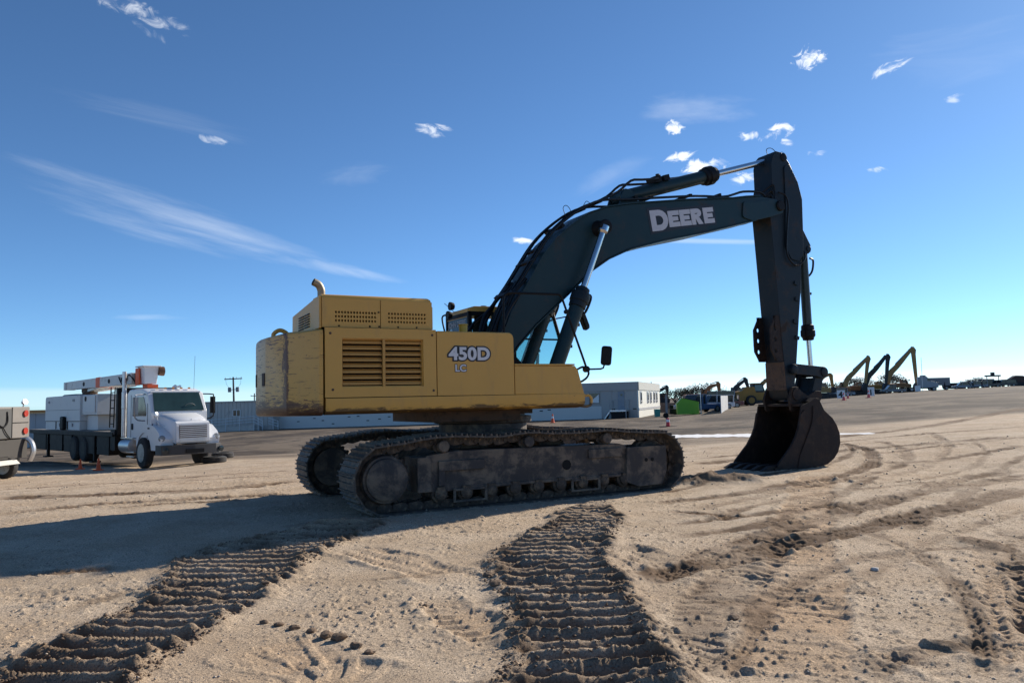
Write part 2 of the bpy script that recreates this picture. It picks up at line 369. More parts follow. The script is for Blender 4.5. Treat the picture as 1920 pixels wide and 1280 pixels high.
BANDS = [band_edges([(1100, 948), (1045, 968), (1030, 990), (960, 1020), (908, 1055), (915, 1085), (948, 1120), (955, 1180), (950, 1240), (928, 1285), (920, 1400)],
                    [(1160, 945), (1163, 985), (1135, 1030), (1125, 1060), (1168, 1085), (1195, 1140), (1232, 1220), (1270, 1285), (1330, 1400)]),
         band_edges([(600, 985), (480, 1012), (400, 1028), (330, 1062), (290, 1100), (240, 1142), (150, 1192), (60, 1240), (-5, 1285), (-150, 1400)],
                    [(720, 988), (640, 1020), (570, 1060), (490, 1110), (445, 1150), (370, 1200), (310, 1235), (250, 1285), (130, 1400)])]
# tyre and crawler marks: (picture path, width m, kind, depth, darkness)
MARKS = [
    ([(1180, 1092), (1390, 1040), (1560, 1005), (1700, 975), (1930, 915)], .42, 'tyre', .022, 0.67),
    ([(1250, 1060), (1460, 1000), (1640, 940), (1930, 895)], .30, 'tyre', .014, 0.42),
    ([(1225, 1285), (1290, 1190), (1350, 1110), (1400, 1060), (1470, 1000)], .42, 'lug', .020, .35),
    ([(1480, 1300), (1500, 1180), (1510, 1080), (1500, 1000), (1520, 930), (1530, 890)], .62, 'pad', .014, -.5),
    ([(1855, 1010), (1875, 1080), (1920, 1190), (1960, 1290)], .34, 'tyre', .016, -.3),
    ([(1900, 990), (1935, 1100), (1990, 1230)], .3, 'lug', .02, .3),
    ([(1560, 1165), (1700, 1215), (1900, 1285)], .40, 'lug', .020, -.2),
    ([(1500, 1250), (1700, 1300)], .4, 'tyre', .018, 0.25),
    ([(645, 1025), (760, 1055), (885, 1092)], .50, 'tyre', .02, -.3),
    ([(790, 1110), (880, 1160), (960, 1215)], .40, 'lug', .018, -.25),
    ([(600, 1150), (700, 1130), (900, 1100)], .3, 'tyre', .010, -.1),
    ([(1130, 1020), (1200, 1040), (1290, 1075)], .4, 'tyre', .02, 0.08),
    ([(1240, 955), (1330, 965), (1420, 972)], .16, 'tyre', .014, 0.59),
    ([(1220, 945), (1400, 925), (1500, 907), (1590, 890), (1635, 868), (1625, 850), (1560, 838)], .30, 'tyre', .022, 0.59),
    ([(1300, 955), (1480, 920), (1620, 893), (1700, 868), (1690, 850), (1640, 836)], .22, 'tyre', .012, 0.34),
    ([(1500, 905), (1600, 900), (1720, 880), (1780, 850), (1740, 825)], .2, 'tyre', .012, 0.25),
    ([(1380, 1000), (1600, 960), (1800, 900), (1930, 880)], .35, 'tyre', .012, 0.42),
    ([(-20, 935), (200, 928), (400, 918), (560, 900)], .5, 'tyre', .02, 0.51),
    ([(-20, 965), (180, 948), (400, 935), (560, 925)], .4, 'tyre', .022, 0.42),
    ([(-20, 915), (300, 893), (560, 880)], .4, 'tyre', .015, 0.42),
    ([(-20, 1125), (150, 1115), (330, 1090)], .35, 'tyre', .016, -.1),
    ([(380, 1285), (520, 1230), (700, 1200)], .5, 'pad', .014, -.45),
    ([(430, 1300), (600, 1262), (760, 1290)], .45, 'lug', .014, -.2),
    ([(1700, 1100), (1560, 1110), (1400, 1085), (1240, 1080)], .2, 'tyre', .01, 0.17),
    ([(1300, 870), (1500, 855), (1900, 838)], .5, 'tyre', .015, 0.42),
    ([(1560, 828), (1750, 815), (1930, 790)], .6, 'tyre', .015, 0.42),
    ([(1230, 925), (1420, 892), (1560, 868), (1600, 852), (1580, 838)], .16, 'tyre', .014, .6),
    ([(1250, 985), (1500, 955), (1700, 930), (1940, 860)], .18, 'tyre', .012, .5),
    ([(1640, 870), (1760, 868), (1930, 850)], .25, 'tyre', .012, .5),
    ([(1700, 1000), (1760, 960), (1850, 905), (1940, 885)], .2, 'tyre', .010, .45),
    ([(1280, 860), (1420, 850), (1620, 833), (1930, 822)], .3, 'tyre', .012, .45),
    ([(-20, 900), (220, 885), (480, 872), (560, 868)], .35, 'tyre', .012, .5),
    ([(-20, 1075), (120, 1072), (260, 1062)], .2, 'tyre', .012, .4),
    ([(200, 955), (330, 945), (480, 938)], .16, 'tyre', .016, .7),
    ([(1300, 985), (1450, 940), (1640, 915), (1820, 900), (1940, 905)], 0.15, 'tyre', 0.011, 0.34),
    ([(1420, 1130), (1600, 1085), (1760, 1010), (1940, 950)], 0.17, 'tyre', 0.011, 0.27),
    ([(1560, 905), (1680, 905), (1790, 885), (1850, 862), (1820, 840)], 0.13, 'tyre', 0.012, 0.31),
    ([(1600, 990), (1720, 1040), (1800, 1110), (1840, 1200), (1850, 1290)], 0.15, 'tyre', 0.013, 0.37),
    ([(1250, 1010), (1420, 985), (1560, 935), (1650, 890)], 0.19, 'tyre', 0.010, 0.41),
    ([(1620, 860), (1740, 850), (1940, 838)], 0.14, 'tyre', 0.011, 0.47),
    ([(1000, 1290), (1060, 1200)], 0.17, 'tyre', 0.012, 0.42),
    ([(620, 1090), (760, 1080), (900, 1062)], 0.13, 'tyre', 0.012, 0.40),
    ([(1330, 1285), (1400, 1200), (1450, 1120), (1560, 1060), (1760, 1030), (1940, 1040)], 0.15, 'tyre', 0.008, 0.47),
    ([(80, 1160), (200, 1120), (300, 1100)], 0.16, 'tyre', 0.012, 0.47),
    ([(1600, 1290), (1700, 1230), (1940, 1200)], 0.18, 'tyre', 0.013, 0.35),
]
def seg_dist(x, y, pts):
    best = np.full(x.shape, 1e9); al = np.zeros(x.shape); sg = np.zeros(x.shape); acc = 0
    for (x0, y0), (x1, y1) in zip(pts[:-1], pts[1:]):
        dx, dy = x1-x0, y1-y0; L = math.hypot(dx, dy)
        if L < 1e-6: continue
        t = np.clip(((x-x0)*dx+(y-y0)*dy)/L**2, 0, 1); ex = x-(x0+t*dx); ey = y-(y0+t*dy); d = np.hypot(ex, ey)
        m = d < best; best = np.where(m, d, best); al = np.where(m, acc+t*L, al); sg = np.where(m, (ex*-dy+ey*dx)/L, sg); acc += L
    return best, al, sg
def surface(x, y, lod):
    """height, dark, orange, gray for ground points"""
    r = np.hypot(x, y); h = gz(x, y)
    near = 1-ss(26, 34, r)
    rough = fbm(x*.8, y*.8, 3, 1)
    wx = x+.06*fbm(x*2, y*2, 2, 40); wy = y+.07*fbm(x*1.7, y*1.7, 2, 41)
    dark = np.zeros_like(x); orange = np.clip(.32+1.4*fbm(x*.45, y*.45, 4, 7), 0, 1)*.6
    h = h + near*(.035*fbm(x*.5, y*.5, 3, 3)+.016*fbm(x*2.2, y*2.2, 4, 5)) + near*.008*fbm(x*9, y*9, 4, 8)
    peb = vnoise(x*34, y*34, 21); peb2 = vnoise(x*15, y*15, 22); clod = vnoise(x*6.5, y*6.5, 23)
    area = .5+fbm(x*.9, y*.9, 3, 24)
    h = h + near*(.012*ss(.72, .95, peb)*area*2 + .014*ss(.80, .97, peb2)*area*1.6 + .014*ss(.9, 1, clod)*ss(.55, .85, area))
    bandm = np.zeros_like(x)
    for k, ((ly, lx), (ry, rx)) in enumerate(BANDS):
        jag = .22*fbm(x*0+k*9, y*1.4, 3, 31) + .16*fbm(np.floor(y/.205)*3.7+k*5, x*0, 2, 32)
        dl = wx-np.interp(wy, ly, lx)-jag; dr = np.interp(wy, ry, rx)+jag*.8-wx
        d = np.minimum(dl, dr); top = ss(10.9 if k == 0 else 10.0, 10.2 if k == 0 else 9.2, y)
        m = ss(-.03, .07, d)*(.25+.75*top)*(y > 1.2)
        # grouser prints: sharp crests across the travel direction
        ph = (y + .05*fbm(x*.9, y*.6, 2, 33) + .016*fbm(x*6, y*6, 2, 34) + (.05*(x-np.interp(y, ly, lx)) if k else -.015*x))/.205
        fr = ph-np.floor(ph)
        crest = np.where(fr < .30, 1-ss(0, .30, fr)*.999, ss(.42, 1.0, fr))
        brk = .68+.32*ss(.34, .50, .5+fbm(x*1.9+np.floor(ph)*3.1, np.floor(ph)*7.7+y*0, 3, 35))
        lump = fbm(x*7, y*7, 4, 36)
        edge = np.exp(-(d/.10)**2)*top
        h = h + m*(-.050+.098*crest*brk + .010*lump) + edge*(.028+.08*np.clip(fbm(x*5, y*5, 4, 37), -.2, .5))
        h = h + m*(.009*ss(.6, .9, vnoise(x*17, y*17, 38))+.005*ss(.5, .9, vnoise(x*31, y*31, 42))+.006*fbm(x*24, y*24, 3, 43))
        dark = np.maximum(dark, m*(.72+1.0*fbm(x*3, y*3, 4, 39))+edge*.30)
        dark = dark - m*.34*crest*brk + m*.35*(1-crest)  # crests lightened, troughs darkened: shade of the prints painted into the soil colour
        bandm = np.maximum(bandm, np.maximum(m, edge*.8))
    for path, wd, kind, dep, dk in MARKS:
        pts = [flat(px, py) for px, py in path]; pts = [tuple(p) for p in catmull(pts, 4)]
        cx = np.array([p[0] for p in pts]); cy = np.array([p[1] for p in pts])
        sel = (x > cx.min()-1) & (x < cx.max()+1) & (y > cy.min()-1) & (y < cy.max()+1) & (bandm < .6) & (r < 60)
        if not sel.any(): continue
        xs, ys = wx[sel], wy[sel]; d, al, sg = seg_dist(xs, ys, pts); d = d+.16*fbm(xs*2.5, ys*2.5, 3, 57)
        tot = al.max()+1e-6; fade = ss(0, .5, al)*ss(0, .5, tot-al)*(1-bandm[sel])
        patch = .62+.55*ss(-.18, .14, fbm(xs*1.1, ys*1.1, 3, 50)); patch2 = ss(-.25, .1, fbm(xs*3, ys*3, 3, 51))
        m = ss(wd/2+.05, wd/2-.04, d)*fade*patch
        if kind == 'tyre': pat = -np.cos(sg/wd*2*math.pi*3)*.35 + .30*np.sign(np.sin(al*2*math.pi/.09+np.floor(sg/wd*4)*1.6))*ss(.03, .06, np.abs(np.mod(sg, .12)-.06)+.03)
        elif kind == 'lug': pat = .9*ss(-.2, .6, np.sin(al*2*math.pi/.15 + np.abs(sg)/wd*7))-.45
        else: pat = .9*ss(.3, .95, np.sin(al*2*math.pi/.22+2*fbm(xs*2, ys*2, 2, 52)))-.3
        dep = dep*1.5; dh = m*patch2*(-dep*.7 + dep*.75*pat) + fade*patch*np.exp(-((d-wd/2-.04)/.06)**2)*dep*(.45+1.4*fbm(xs*8, ys*8, 3, 53))
        h[sel] += dh
        if dk > 0: dark[sel] = np.maximum(dark[sel], m*(dk*1.35+.6*fbm(xs*5, ys*5, 3, 54))*1.3)
        else: orange[sel] = np.maximum(orange[sel], m*-dk*2)
    # pushed-up heap of loose soil in front of the idler and dark patches of turned soil
    for (px, py, sx, sy, hh, dk) in [(1340, 906, .95, .34, .17, .8), (1300, 902, .7, .3, .10, .7), (1850, 1025, .22, .55, .05, .85), (1415, 904, .3, .2, .06, .6), (640, 985, .9, .35, .06, .5), (1245, 1290, .3, .2, .08, .5)]:
        c = flat(px, py); q = ((x-c[0])/sx)**2+((y-c[1])/sy)**2; e = np.exp(-q*1.6)
        h = h + e*hh*(1+1.1*fbm(x*4, y*4, 4, 60)); dark = np.maximum(dark, ss(.25, .55, e+.25*fbm(x*5, y*5, 4, 61))*dk)
    # grey gravel of the yard beyond the tan strip
    lim = 27.5+3.0*fbm(x*.10, y*.10, 3, 70)+.05*np.abs(x)
    streak = fbm(x*.05, y*.35, 4, 71)
    gray = ss(lim-2.5, lim+4.5, y+streak*9)
    dark = np.clip(dark+.10*gray*0, 0, 1)
    return h, np.clip(dark, 0, 1), np.clip(orange*(1-.8*gray), 0, 1), gray
rr_ = np.concatenate([np.geomspace(.05, 2.3, 24, endpoint=False), np.geomspace(2.3, 42, 1040, endpoint=False), np.geomspace(42, 6000, 150)])
aa_ = np.concatenate([np.linspace(-180, -42, 50, endpoint=False), np.linspace(-42, 42, 860, endpoint=False), np.linspace(42, 180, 51)])
Rg, Ag = np.meshgrid(rr_, np.radians(aa_), indexing='ij')
X = Rg*np.sin(Ag); Y = Rg*np.cos(Ag)
H, DK, OR, GR = surface(X.ravel(), Y.ravel(), None)
nr, na = Rg.shape
co = np.stack([X.ravel(), Y.ravel(), H], -1).astype(np.float32)
idx = np.arange(nr*na).reshape(nr, na)
q = np.stack([idx[:-1, :-1], idx[:-1, 1:], idx[1:, 1:], idx[1:, :-1]], -1).reshape(-1, 4)[:, ::-1]
me = bpy.data.meshes.new('ground'); me.vertices.add(nr*na); me.vertices.foreach_set('co', co.ravel())
me.loops.add(q.size); me.loops.foreach_set('vertex_index', np.ascontiguousarray(q).ravel().astype(np.int32))
me.polygons.add(len(q)); me.polygons.foreach_set('loop_start', (np.arange(len(q))*4).astype(np.int32)); me.polygons.foreach_set('loop_total', np.full(len(q), 4, np.int32))
me.update(calc_edges=True); me.polygons.foreach_set('use_smooth', np.ones(len(q), bool))
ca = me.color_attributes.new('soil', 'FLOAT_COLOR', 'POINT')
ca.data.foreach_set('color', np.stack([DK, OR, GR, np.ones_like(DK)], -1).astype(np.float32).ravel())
gm = bpy.data.materials.new('dry_dirt_yard'); gm.use_nodes = True; nt = gm.node_tree; b = nt.nodes['Principled BSDF']
gc = nt.nodes.new('ShaderNodeTexCoord').outputs['Object']
at_ = nd(nt, 'ShaderNodeAttribute', attribute_name='soil'); sp = nt.nodes.new('ShaderNodeSeparateColor'); ln(nt, at_.outputs['Color'], sp.inputs[0])
def gn(s, det=6, rg=.6, sx=1, sy=1, dist=0):
    mp = nt.nodes.new('ShaderNodeMapping'); mp.inputs['Scale'].default_value = (sx, sy, 1); ln(nt, gc, mp.inputs[0])
    n = nd(nt, 'ShaderNodeTexNoise', i_Scale=s, i_Detail=det, i_Roughness=rg, i_Distortion=dist); ln(nt, mp.outputs[0], n.inputs['Vector']); return n.outputs[0]
pale = mixc(nt, sstep(nt, gn(1.1, 8), .35, .65), (.53, .41, .285), (.68, .55, .405))
pale = mixc(nt, mathn(nt, 'MULTIPLY', sp.outputs[1], .75), pale, (.56, .37, .215))
grit = gn(75, 4, .8); pale = mixc(nt, mathn(nt, 'MULTIPLY', sstep(nt, grit, .56, .42), .75), pale, (.20, .155, .12))
pale = mixc(nt, mathn(nt, 'MULTIPLY', sstep(nt, gn(28, 5, .8), .60, .70), .6), pale, (.66, .60, .52))
pale = mixc(nt, mathn(nt, 'MULTIPLY', sstep(nt, gn(11, 7, .75), .58, .72), .42), pale, (.26, .20, .15))
grey = mixc(nt, sstep(nt, gn(.13, 8, .66, 1.0, .55, .9), .42, .58), (.062, .048, .037), (.165, .130, .095))
grey = mixc(nt, mathn(nt, 'MULTIPLY', sstep(nt, gn(.32, 8, .72, 1.0, .4, 1.4), .53, .60), .6), grey, (.04, .036, .032))
grey = mixc(nt, mathn(nt, 'MULTIPLY', sstep(nt, gn(.25, 8, .7, .6, .45, 1.8), .55, .62), .5), grey, (.23, .185, .14))
grey = mixc(nt, mathn(nt, 'MULTIPLY', sstep(nt, gn(9, 5, .75), .55, .70), .35), grey, (.22, .195, .165))
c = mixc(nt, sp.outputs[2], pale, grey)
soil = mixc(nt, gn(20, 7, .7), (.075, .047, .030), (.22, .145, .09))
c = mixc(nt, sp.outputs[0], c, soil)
ln(nt, c, b.inputs['Base Color']); b.inputs['Roughness'].default_value = .95; b.inputs['Specular IOR Level'].default_value = .15
bp = nd(nt, 'ShaderNodeBump', i_Strength=.9, i_Distance=.014); ln(nt, mathn(nt, 'ADD', gn(55, 6, .7), mathn(nt, 'MULTIPLY', gn(160, 3, .7), .5)), bp.inputs['Height']); ln(nt, bp.outputs[0], b.inputs['Normal'])
me.materials.append(gm); go = bpy.data.objects.new('ground', me); C.objects.link(go); go['kind'] = 'structure'
def hsurf(x, y): return float(surface(np.array([x], float), np.array([y], float), None)[0][0])
# white chalky strip crossing the yard
mb = MB(); L = []
for i in range(81):
    px = 880+i*9.5; py = 818.5-.008*abs(px-1240)-(px-1240)*.006*(px > 1240); hw = (2.7+.5*math.sin(i*1.3)+.4*math.sin(i*3.1))*min(1, .25+(80-i)/22, .4+i/12)
    for s in (-1, 1):
        q_ = gproj(px, py-s*hw); L.append((q_.x, q_.y+random.uniform(-.08, .08), 0))
P = np.array(L); Hh = surface(P[:, 0], P[:, 1], None)[0]
vs = [(p[0], p[1], float(hh)+.012) for p, hh in zip(L, Hh)]
mb.add(vs, [(2*i, 2*i+1, 2*i+3, 2*i+2) for i in range(80)])
WL = mat('chalk_line', (.74, .74, .74), .9, var=.25, vs=2.5, dirt=(.42, .36, .29), dirt_amt=.25, dirt_scale=1.2)
o = mb.build('white_ground_strip', WL); o['kind'] = 'structure'
# loose pebbles
rs = np.random.RandomState(5); N = 7000
rr = 2.6*np.exp(rs.rand(N)*math.log(24/2.6)); az = np.radians(-38+76*rs.rand(N)); xs = rr*np.sin(az); ys = rr*np.cos(az)
hs, dks, _, _ = surface(xs, ys, None)
ico = np.array([(0, 0, 1), (1, 0, .1), (0, 1, 0), (-1, 0, .1), (0, -1, 0), (0, 0, -1)], float); fc = np.array([(0, 1, 2), (0, 2, 3), (0, 3, 4), (0, 4, 1), (5, 2, 1), (5, 3, 2), (5, 4, 3), (5, 1, 4)])
sz = .003+.009*rs.rand(N)**9*(rr/10+.5)+.0006*rr/3
V = ico[None]*(1+.5*(rs.rand(N, 6, 3)-.5))*sz[:, None, None]; V[:, :, 2] *= .7
V += np.stack([xs, ys, hs+sz*.3], -1)[:, None, :]
pm = bpy.data.meshes.new('pebbles'); pm.vertices.add(N*6); pm.vertices.foreach_set('co', V.astype(np.float32).ravel())
fa = (fc[None]+(np.arange(N)*6)[:, None, None]).reshape(-1, 3)
pm.loops.add(fa.size); pm.loops.foreach_set('vertex_index', fa.ravel().astype(np.int32)); pm.polygons.add(len(fa))
pm.polygons.foreach_set('loop_start', (np.arange(len(fa))*3).astype(np.int32)); pm.polygons.foreach_set('loop_total', np.full(len(fa), 3, np.int32)); pm.update(calc_edges=True)
pm.materials.append(mat('pebble_stone', (.42, .35, .28), .9, var=.8, vs=9)); o = bpy.data.objects.new('pebbles', pm); C.objects.link(o); o['kind'] = 'stuff'
def crumbs(name, xs, ys, sz, m_, seed):
    rs = np.random.RandomState(seed); N = len(xs); hs = surface(xs, ys, None)[0]
    V = ico[None]*(1+.8*(rs.rand(N, 6, 3)-.5))*sz[:, None, None]; V[:, :, 2] *= .75; V += np.stack([xs, ys, hs+sz*.25], -1)[:, None, :]
    pm = bpy.data.meshes.new(name); pm.vertices.add(N*6); pm.vertices.foreach_set('co', V.astype(np.float32).ravel()); fa = (fc[None]+(np.arange(N)*6)[:, None, None]).reshape(-1, 3)
    pm.loops.add(fa.size); pm.loops.foreach_set('vertex_index', fa.ravel().astype(np.int32)); pm.polygons.add(len(fa))
    pm.polygons.foreach_set('loop_start', (np.arange(len(fa))*3).astype(np.int32)); pm.polygons.foreach_set('loop_total', np.full(len(fa), 3, np.int32)); pm.update(calc_edges=True)
    pm.materials.append(m_); o = bpy.data.objects.new(name, pm); C.objects.link(o); o['kind'] = 'stuff'
SOIL = mat('dark_soil', (.15, .10, .065), .95, var=.5, vs=20, bump=.5, bscale=60)
xs = []; ys = []
for k, ((ly, lx_), (ry, rx)) in enumerate(BANDS):
    n = 6000; yy = 3.4*np.exp(rs.rand(n)*math.log(9.3/3.4)); t_ = rs.rand(n); t_ = np.where(rs.rand(n) < .55, np.where(t_ < .5, -.04+.16*t_*2, 1.04-.16*(t_-.5)*2), t_)
    xl = np.interp(yy, ly, lx_); xr = np.interp(yy, ry, rx); xs.append(xl+(xr-xl)*t_); ys.append(yy)
xs = np.concatenate(xs); ys = np.concatenate(ys)
crumbs('soil_crumbs', xs, ys, (.003+.014*rs.rand(len(xs))**5), SOIL, 7)
# individual dark clods in a row, and a few scattered
def clod(x, y, s, label, grp, m):
    bm = bmesh.new(); bmesh.ops.create_icosphere(bm, subdivisions=2, radius=1)
    sd_ = random.random()*99
    for v in bm.verts:
        n = fbm(np.array([v.co.x*1.7+sd_]), np.array([v.co.y*1.7+v.co.z*2.3]), 3, 5)[0]; v.co = v.co*(1+1.1*n)*s; v.co.z *= .62; v.co.x *= 1.25
    mm = bpy.data.meshes.new('dirt_clod'); bm.to_mesh(mm); bm.free(); mm.materials.append(m)
    o = bpy.data.objects.new('dirt_clod', mm); C.objects.link(o); o.location = (x, y, hsurf(x, y)+s*.3); o.rotation_euler.z = random.random()*6
    return tag(o, label, 'clod', grp)
SOIL = mat('dark_soil', (.075, .05, .036), .95, var=.5, vs=20, bump=.5, bscale=60)
rowpx = [(495, 1166, 16), (523, 1171, 18), (552, 1177, 21), (583, 1183, 20), (612, 1191, 26), (636, 1197, 27), (668, 1211, 24), (694, 1222, 22)]
names = ['leftmost clod of the dark row on pale dirt', 'second clod from the left in the dark row', 'third clod from the left in the dark row', 'fourth clod from the left in the dark row', 'fifth clod from the left in the dark row, a large one', 'largest dark clod, sixth from the left in the row', 'seventh clod from the left in the dark row', 'rightmost clod of the dark row nearest the camera']
for (px, py, wpx), lb in zip(rowpx, names):
    x, y = flat(px, py); clod(x, y, wpx/2*y/F_PX*.85, lb, 'row of dark clods in the foreground', SOIL)
for px, py, wpx, lb in [(915, 1080, 18, 'dark clod at the narrow left edge of the middle track print'), (930, 1100, 22, 'flat dark clod just below another at the left edge of the middle track print'), (797, 1133, 11, 'small lone dark clod between the two crawler prints'), (498, 1105, 12, 'dark clod beside the right edge of the left crawler print'), (1375, 1157, 22, 'dark lump where the chevron tyre mark meets the sandy strip'), (1640, 1066, 14, 'pale flat stone on the open dirt at right')]:
    x, y = flat(px, py); clod(x, y, wpx/2*y/F_PX*.9, lb, None, SOIL if 'pale' not in lb else mat('pale_stone', (.5, .46, .42), .9))
# ---------------------------------------------------------------- the excavator (local: x forward, y away from the camera side, z up)
EX = thing('excavator', 'large yellow crawler excavator with dark blue boom, bucket resting on the dirt', 'excavator', (-.513, 12.7, float(gz(0, 12.7))), .485)
def P(mb, name, m, parent=EX, bevel=0, **kw): return mb.build(name, m, parent, bevel, **kw)
def text(name, s, size, off, m, parent, loc, ang_y=0, ext=.003, sx=1.0, align='LEFT', space=1.0, rz=0):
    cu = bpy.data.curves.new(name, 'FONT'); cu.body = s; cu.size = size; cu.offset = off; cu.extrude = ext; cu.align_x = align; cu.space_character = space
    t = bpy.data.objects.new(name, cu); me = bpy.data.meshes.new_from_object(t); bpy.data.objects.remove(t)
    me.name = name; me.materials.append(m); o = bpy.data.objects.new(name, me); C.objects.link(o); o.parent = parent
    o.matrix_local = Matrix.Translation(loc) @ Matrix.Rotation(rz, 4, 'Z') @ Matrix.Rotation(ang_y, 4, 'Y') @ Matrix.Rotation(R(90), 4, 'X') @ Matrix.Diagonal((sx, 1, 1, 1))
    return o
# --- undercarriage
def track_path():
    cs = (-2.2, .46); ci = (2.30, .455); r = .46; pts = []
    for k in range(0, 13): a = R(-90-15*k+0); pts.append((cs[0]+r*math.cos(a), cs[1]+r*math.sin(a)))   # bottom round the back to top
    pts = pts[:12]
    pts += [(-2.0, .925), (-1.75, .965), (-1.37, 1.0), (-1.0, .985), (-.6, .965), (-.03, 1.0), (.35, .975), (.85, .965), (1.34, .985), (1.65, .945), (2.0, .92)]
    for k in range(0, 12): a = R(84-15*k); pts.append((ci[0]+r*math.cos(a), ci[1]+r*math.sin(a)))
    pts += [(2.18, 0.0), (1.2, 0.0), (0, 0), (-1.2, 0), (-2.1, 0)]
    return catmull(pts, 6, True)
TP = track_path()
seg = [math.dist(TP[i], TP[(i+1) % len(TP)]) for i in range(len(TP))]; TL = sum(seg)
NSH = 52
def along(s):
    s %= TL; i = 0
    while s > seg[i]: s -= seg[i]; i = (i+1) % len(TP)
    a = TP[i]; b = TP[(i+1) % len(TP)]; t = s/seg[i]
    return a[0]+(b[0]-a[0])*t, a[1]+(b[1]-a[1])*t
pitch = TL/NSH
# shoe profile: x along travel, z outward; triple grouser plate
SW = .36
prof = [(-.5, -.016), (-.5, .012), (-.46, .012), (-.43, .036), (-.40, .036), (-.37, .008), (-.07, .008), (-.03, .040), (.03, .040), (.07, .008), (.30, .008), (.33, .036), (.37, .036), (.40, .006), (.47, .004), (.47, -.016)]
sh = MB(); sh.prism([(a*pitch*1.0, z) for a, z in prof], -SW, SW)
sh_me = sh.mesh('track_shoe', TRK, smooth=False)
lk = MB()
for s in (-1, 1):
    lp = rounded([(-.46*pitch, -.02), (-.50*pitch, -.115), (-.2*pitch, -.135), (.3*pitch, -.12), (.56*pitch, -.085), (.52*pitch, -.02)], .03, 3)
    lk.prism(lp, s*.135-.028, s*.135+.028)
lk.cyl((.3*pitch, -.18, -.075), (.3*pitch, .18, -.075), .026, n=10)
for s in (-1, 1):
    for q in (-.18, .12): lk.cyl((q*pitch, s*.166, -.055), (q*pitch, s*.170, -.055), .02, n=8)
lk_me = lk.mesh('track_link', TRKL)
def crawler(vc):
    lab = 'near crawler track with dusty steel shoes' if vc < 0 else 'far crawler track seen behind the near one'
    T = bpy.data.objects.new('crawler_track', None); C.objects.link(T); T.parent = EX; T.location = (0, vc, 0); T['label'] = lab
    s_ = -1 if vc < 0 else 1
    for k in range(NSH):
        a = along(k*pitch); b0 = along(k*pitch-pitch*.45); b1 = along(k*pitch+pitch*.45)
        ang = math.atan2(b1[1]-b0[1], b1[0]-b0[0])   # path runs clockwise seen from camera side: outward normal on the left
        c = ((b0[0]+b1[0])/2, (b0[1]+b1[1])/2); jz = random.uniform(-.004, .004)
        # travel direction t, outward n
        t = Vector((math.cos(ang), 0, math.sin(ang))); n = Vector((-math.sin(ang), 0, math.cos(ang)))
        M = Matrix(((t.x, 0, n.x, c[0]+n.x*jz), (0, 1, 0, 0), (t.z, 0, n.z, c[1]+n.z*jz), (0, 0, 0, 1)))
        o = link(sh_me, 'track_shoe', T, M); o = link(lk_me, 'track_link', T, M)
    F = MB(); y0 = -.10*0
    # frame: main box with sloped top, outer face and end guards
    F.prism(rounded([(-1.70, .30), (-1.62, .74), (-1.2, .79), (1.6, .76), (1.72, .72), (1.72, .26), (-1.5, .24)], .03, 2), -.24, .24)
    F.prism(rounded([(1.66, .17), (1.70, .70), (2.46, .70), (2.46, .30), (2.36, .09), (1.9, .08)], .03, 2), -.30, -.20)
    F.prism(rounded([(1.66, .17), (1.70, .70), (2.46, .70), (2.46, .30), (2.36, .09), (1.9, .08)], .03, 2), .20, .30)
    F.b2(1.0, 1.62, -.275, -.24, .56, .70); F.b2(-1.45, -.75, -.285, -.24, .52, .66); F.b2(-1.45, -1.36, -.28, -.24, .32, .66)
    F.b2(-1.75, -1.55, -.26, .26, .25, .72)
    F.b2(-1.1, 1.6, -.262, -.24, .255, .30)
    P(F, 'track_frame', FRM, T, .012)
    for (uh, vh, rh) in ((.62, -.243, .075), (2.05, -.303, .03), (2.17, -.303, .03)):
        m = MB(); m.cyl((uh, vh, .49), (uh, vh-.004, .49), rh, n=16); P(m, 'access_hole', DECK, T)
    for (u, w_) in ((-1.37, .86), (-.03, .865), (1.34, .855)):
        m = MB(); m.lathe((u, -.30, w_), (u, .25, w_), [(0, .07), (.01, .082), (.09, .082), (.10, .07), (.16, .07), (.17, .10), (.2, .10), (.22, .075), (.40, .075), (.55, .07)], 20)
        m.box((u+.05, .0, w_-.10), (.12, .16, .14)); P(m, 'carrier_roller', FRM, T)
    for k in range(9):
        u = -1.42+k*.385; m = MB(); m.lathe((u, -.29, .215), (u, .29, .215), [(0, .05), (.02, .085), (.06, .085), (.07, .12), (.15, .12), (.16, .09), (.42, .09), (.43, .12), (.51, .12), (.52, .085), (.56, .085), (.58, .05)], 18)
        m.box((u, -.25, .25), (.11, .07, .12)); P(m, 'track_roller', TRKL, T)
    for u in (-.98, .93):
        m = MB(); m.b2(u-.26, u+.26, -.285, -.26, .085, .115); m.b2(u-.26, u-.22, -.285, -.26, .1, .28); m.b2(u+.22, u+.26, -.285, -.26, .1, .28); m.b2(u-.26, u+.26, -.285, -.262, .24, .27); P(m, 'track_guide', FRM, T, .006)
    m = MB(); m.lathe((-2.2, -.33*1, .46), (-2.2, .25, .46), [(0, .02), (0, .25), (.015, .275), (.06, .28), (.065, .31), (.16, .33), (.17, .20), (.3, .20), (.5, .24)], 40) if vc < 0 else m.lathe((-2.2, .33, .46), (-2.2, -.28, .46), [(0, .02), (0, .25), (.015, .275), (.06, .28), (.065, .31), (.16, .33), (.17, .3), (.3, .3), (.55, .30)], 40)
    P(m, 'final_drive', FRM, T)
    m = MB(); n = 22; rr = []
    for i in range(n*4):
        a = 2*math.pi*i/(n*4); q = (.34, .385, .385, .34)[i % 4]; rr.append((-2.2+q*math.cos(a), .46+q*math.sin(a)))
    m.prism(rr, -.12, -.06); m.prism(rr, .06, .12); P(m, 'sprocket', TRKL, T)
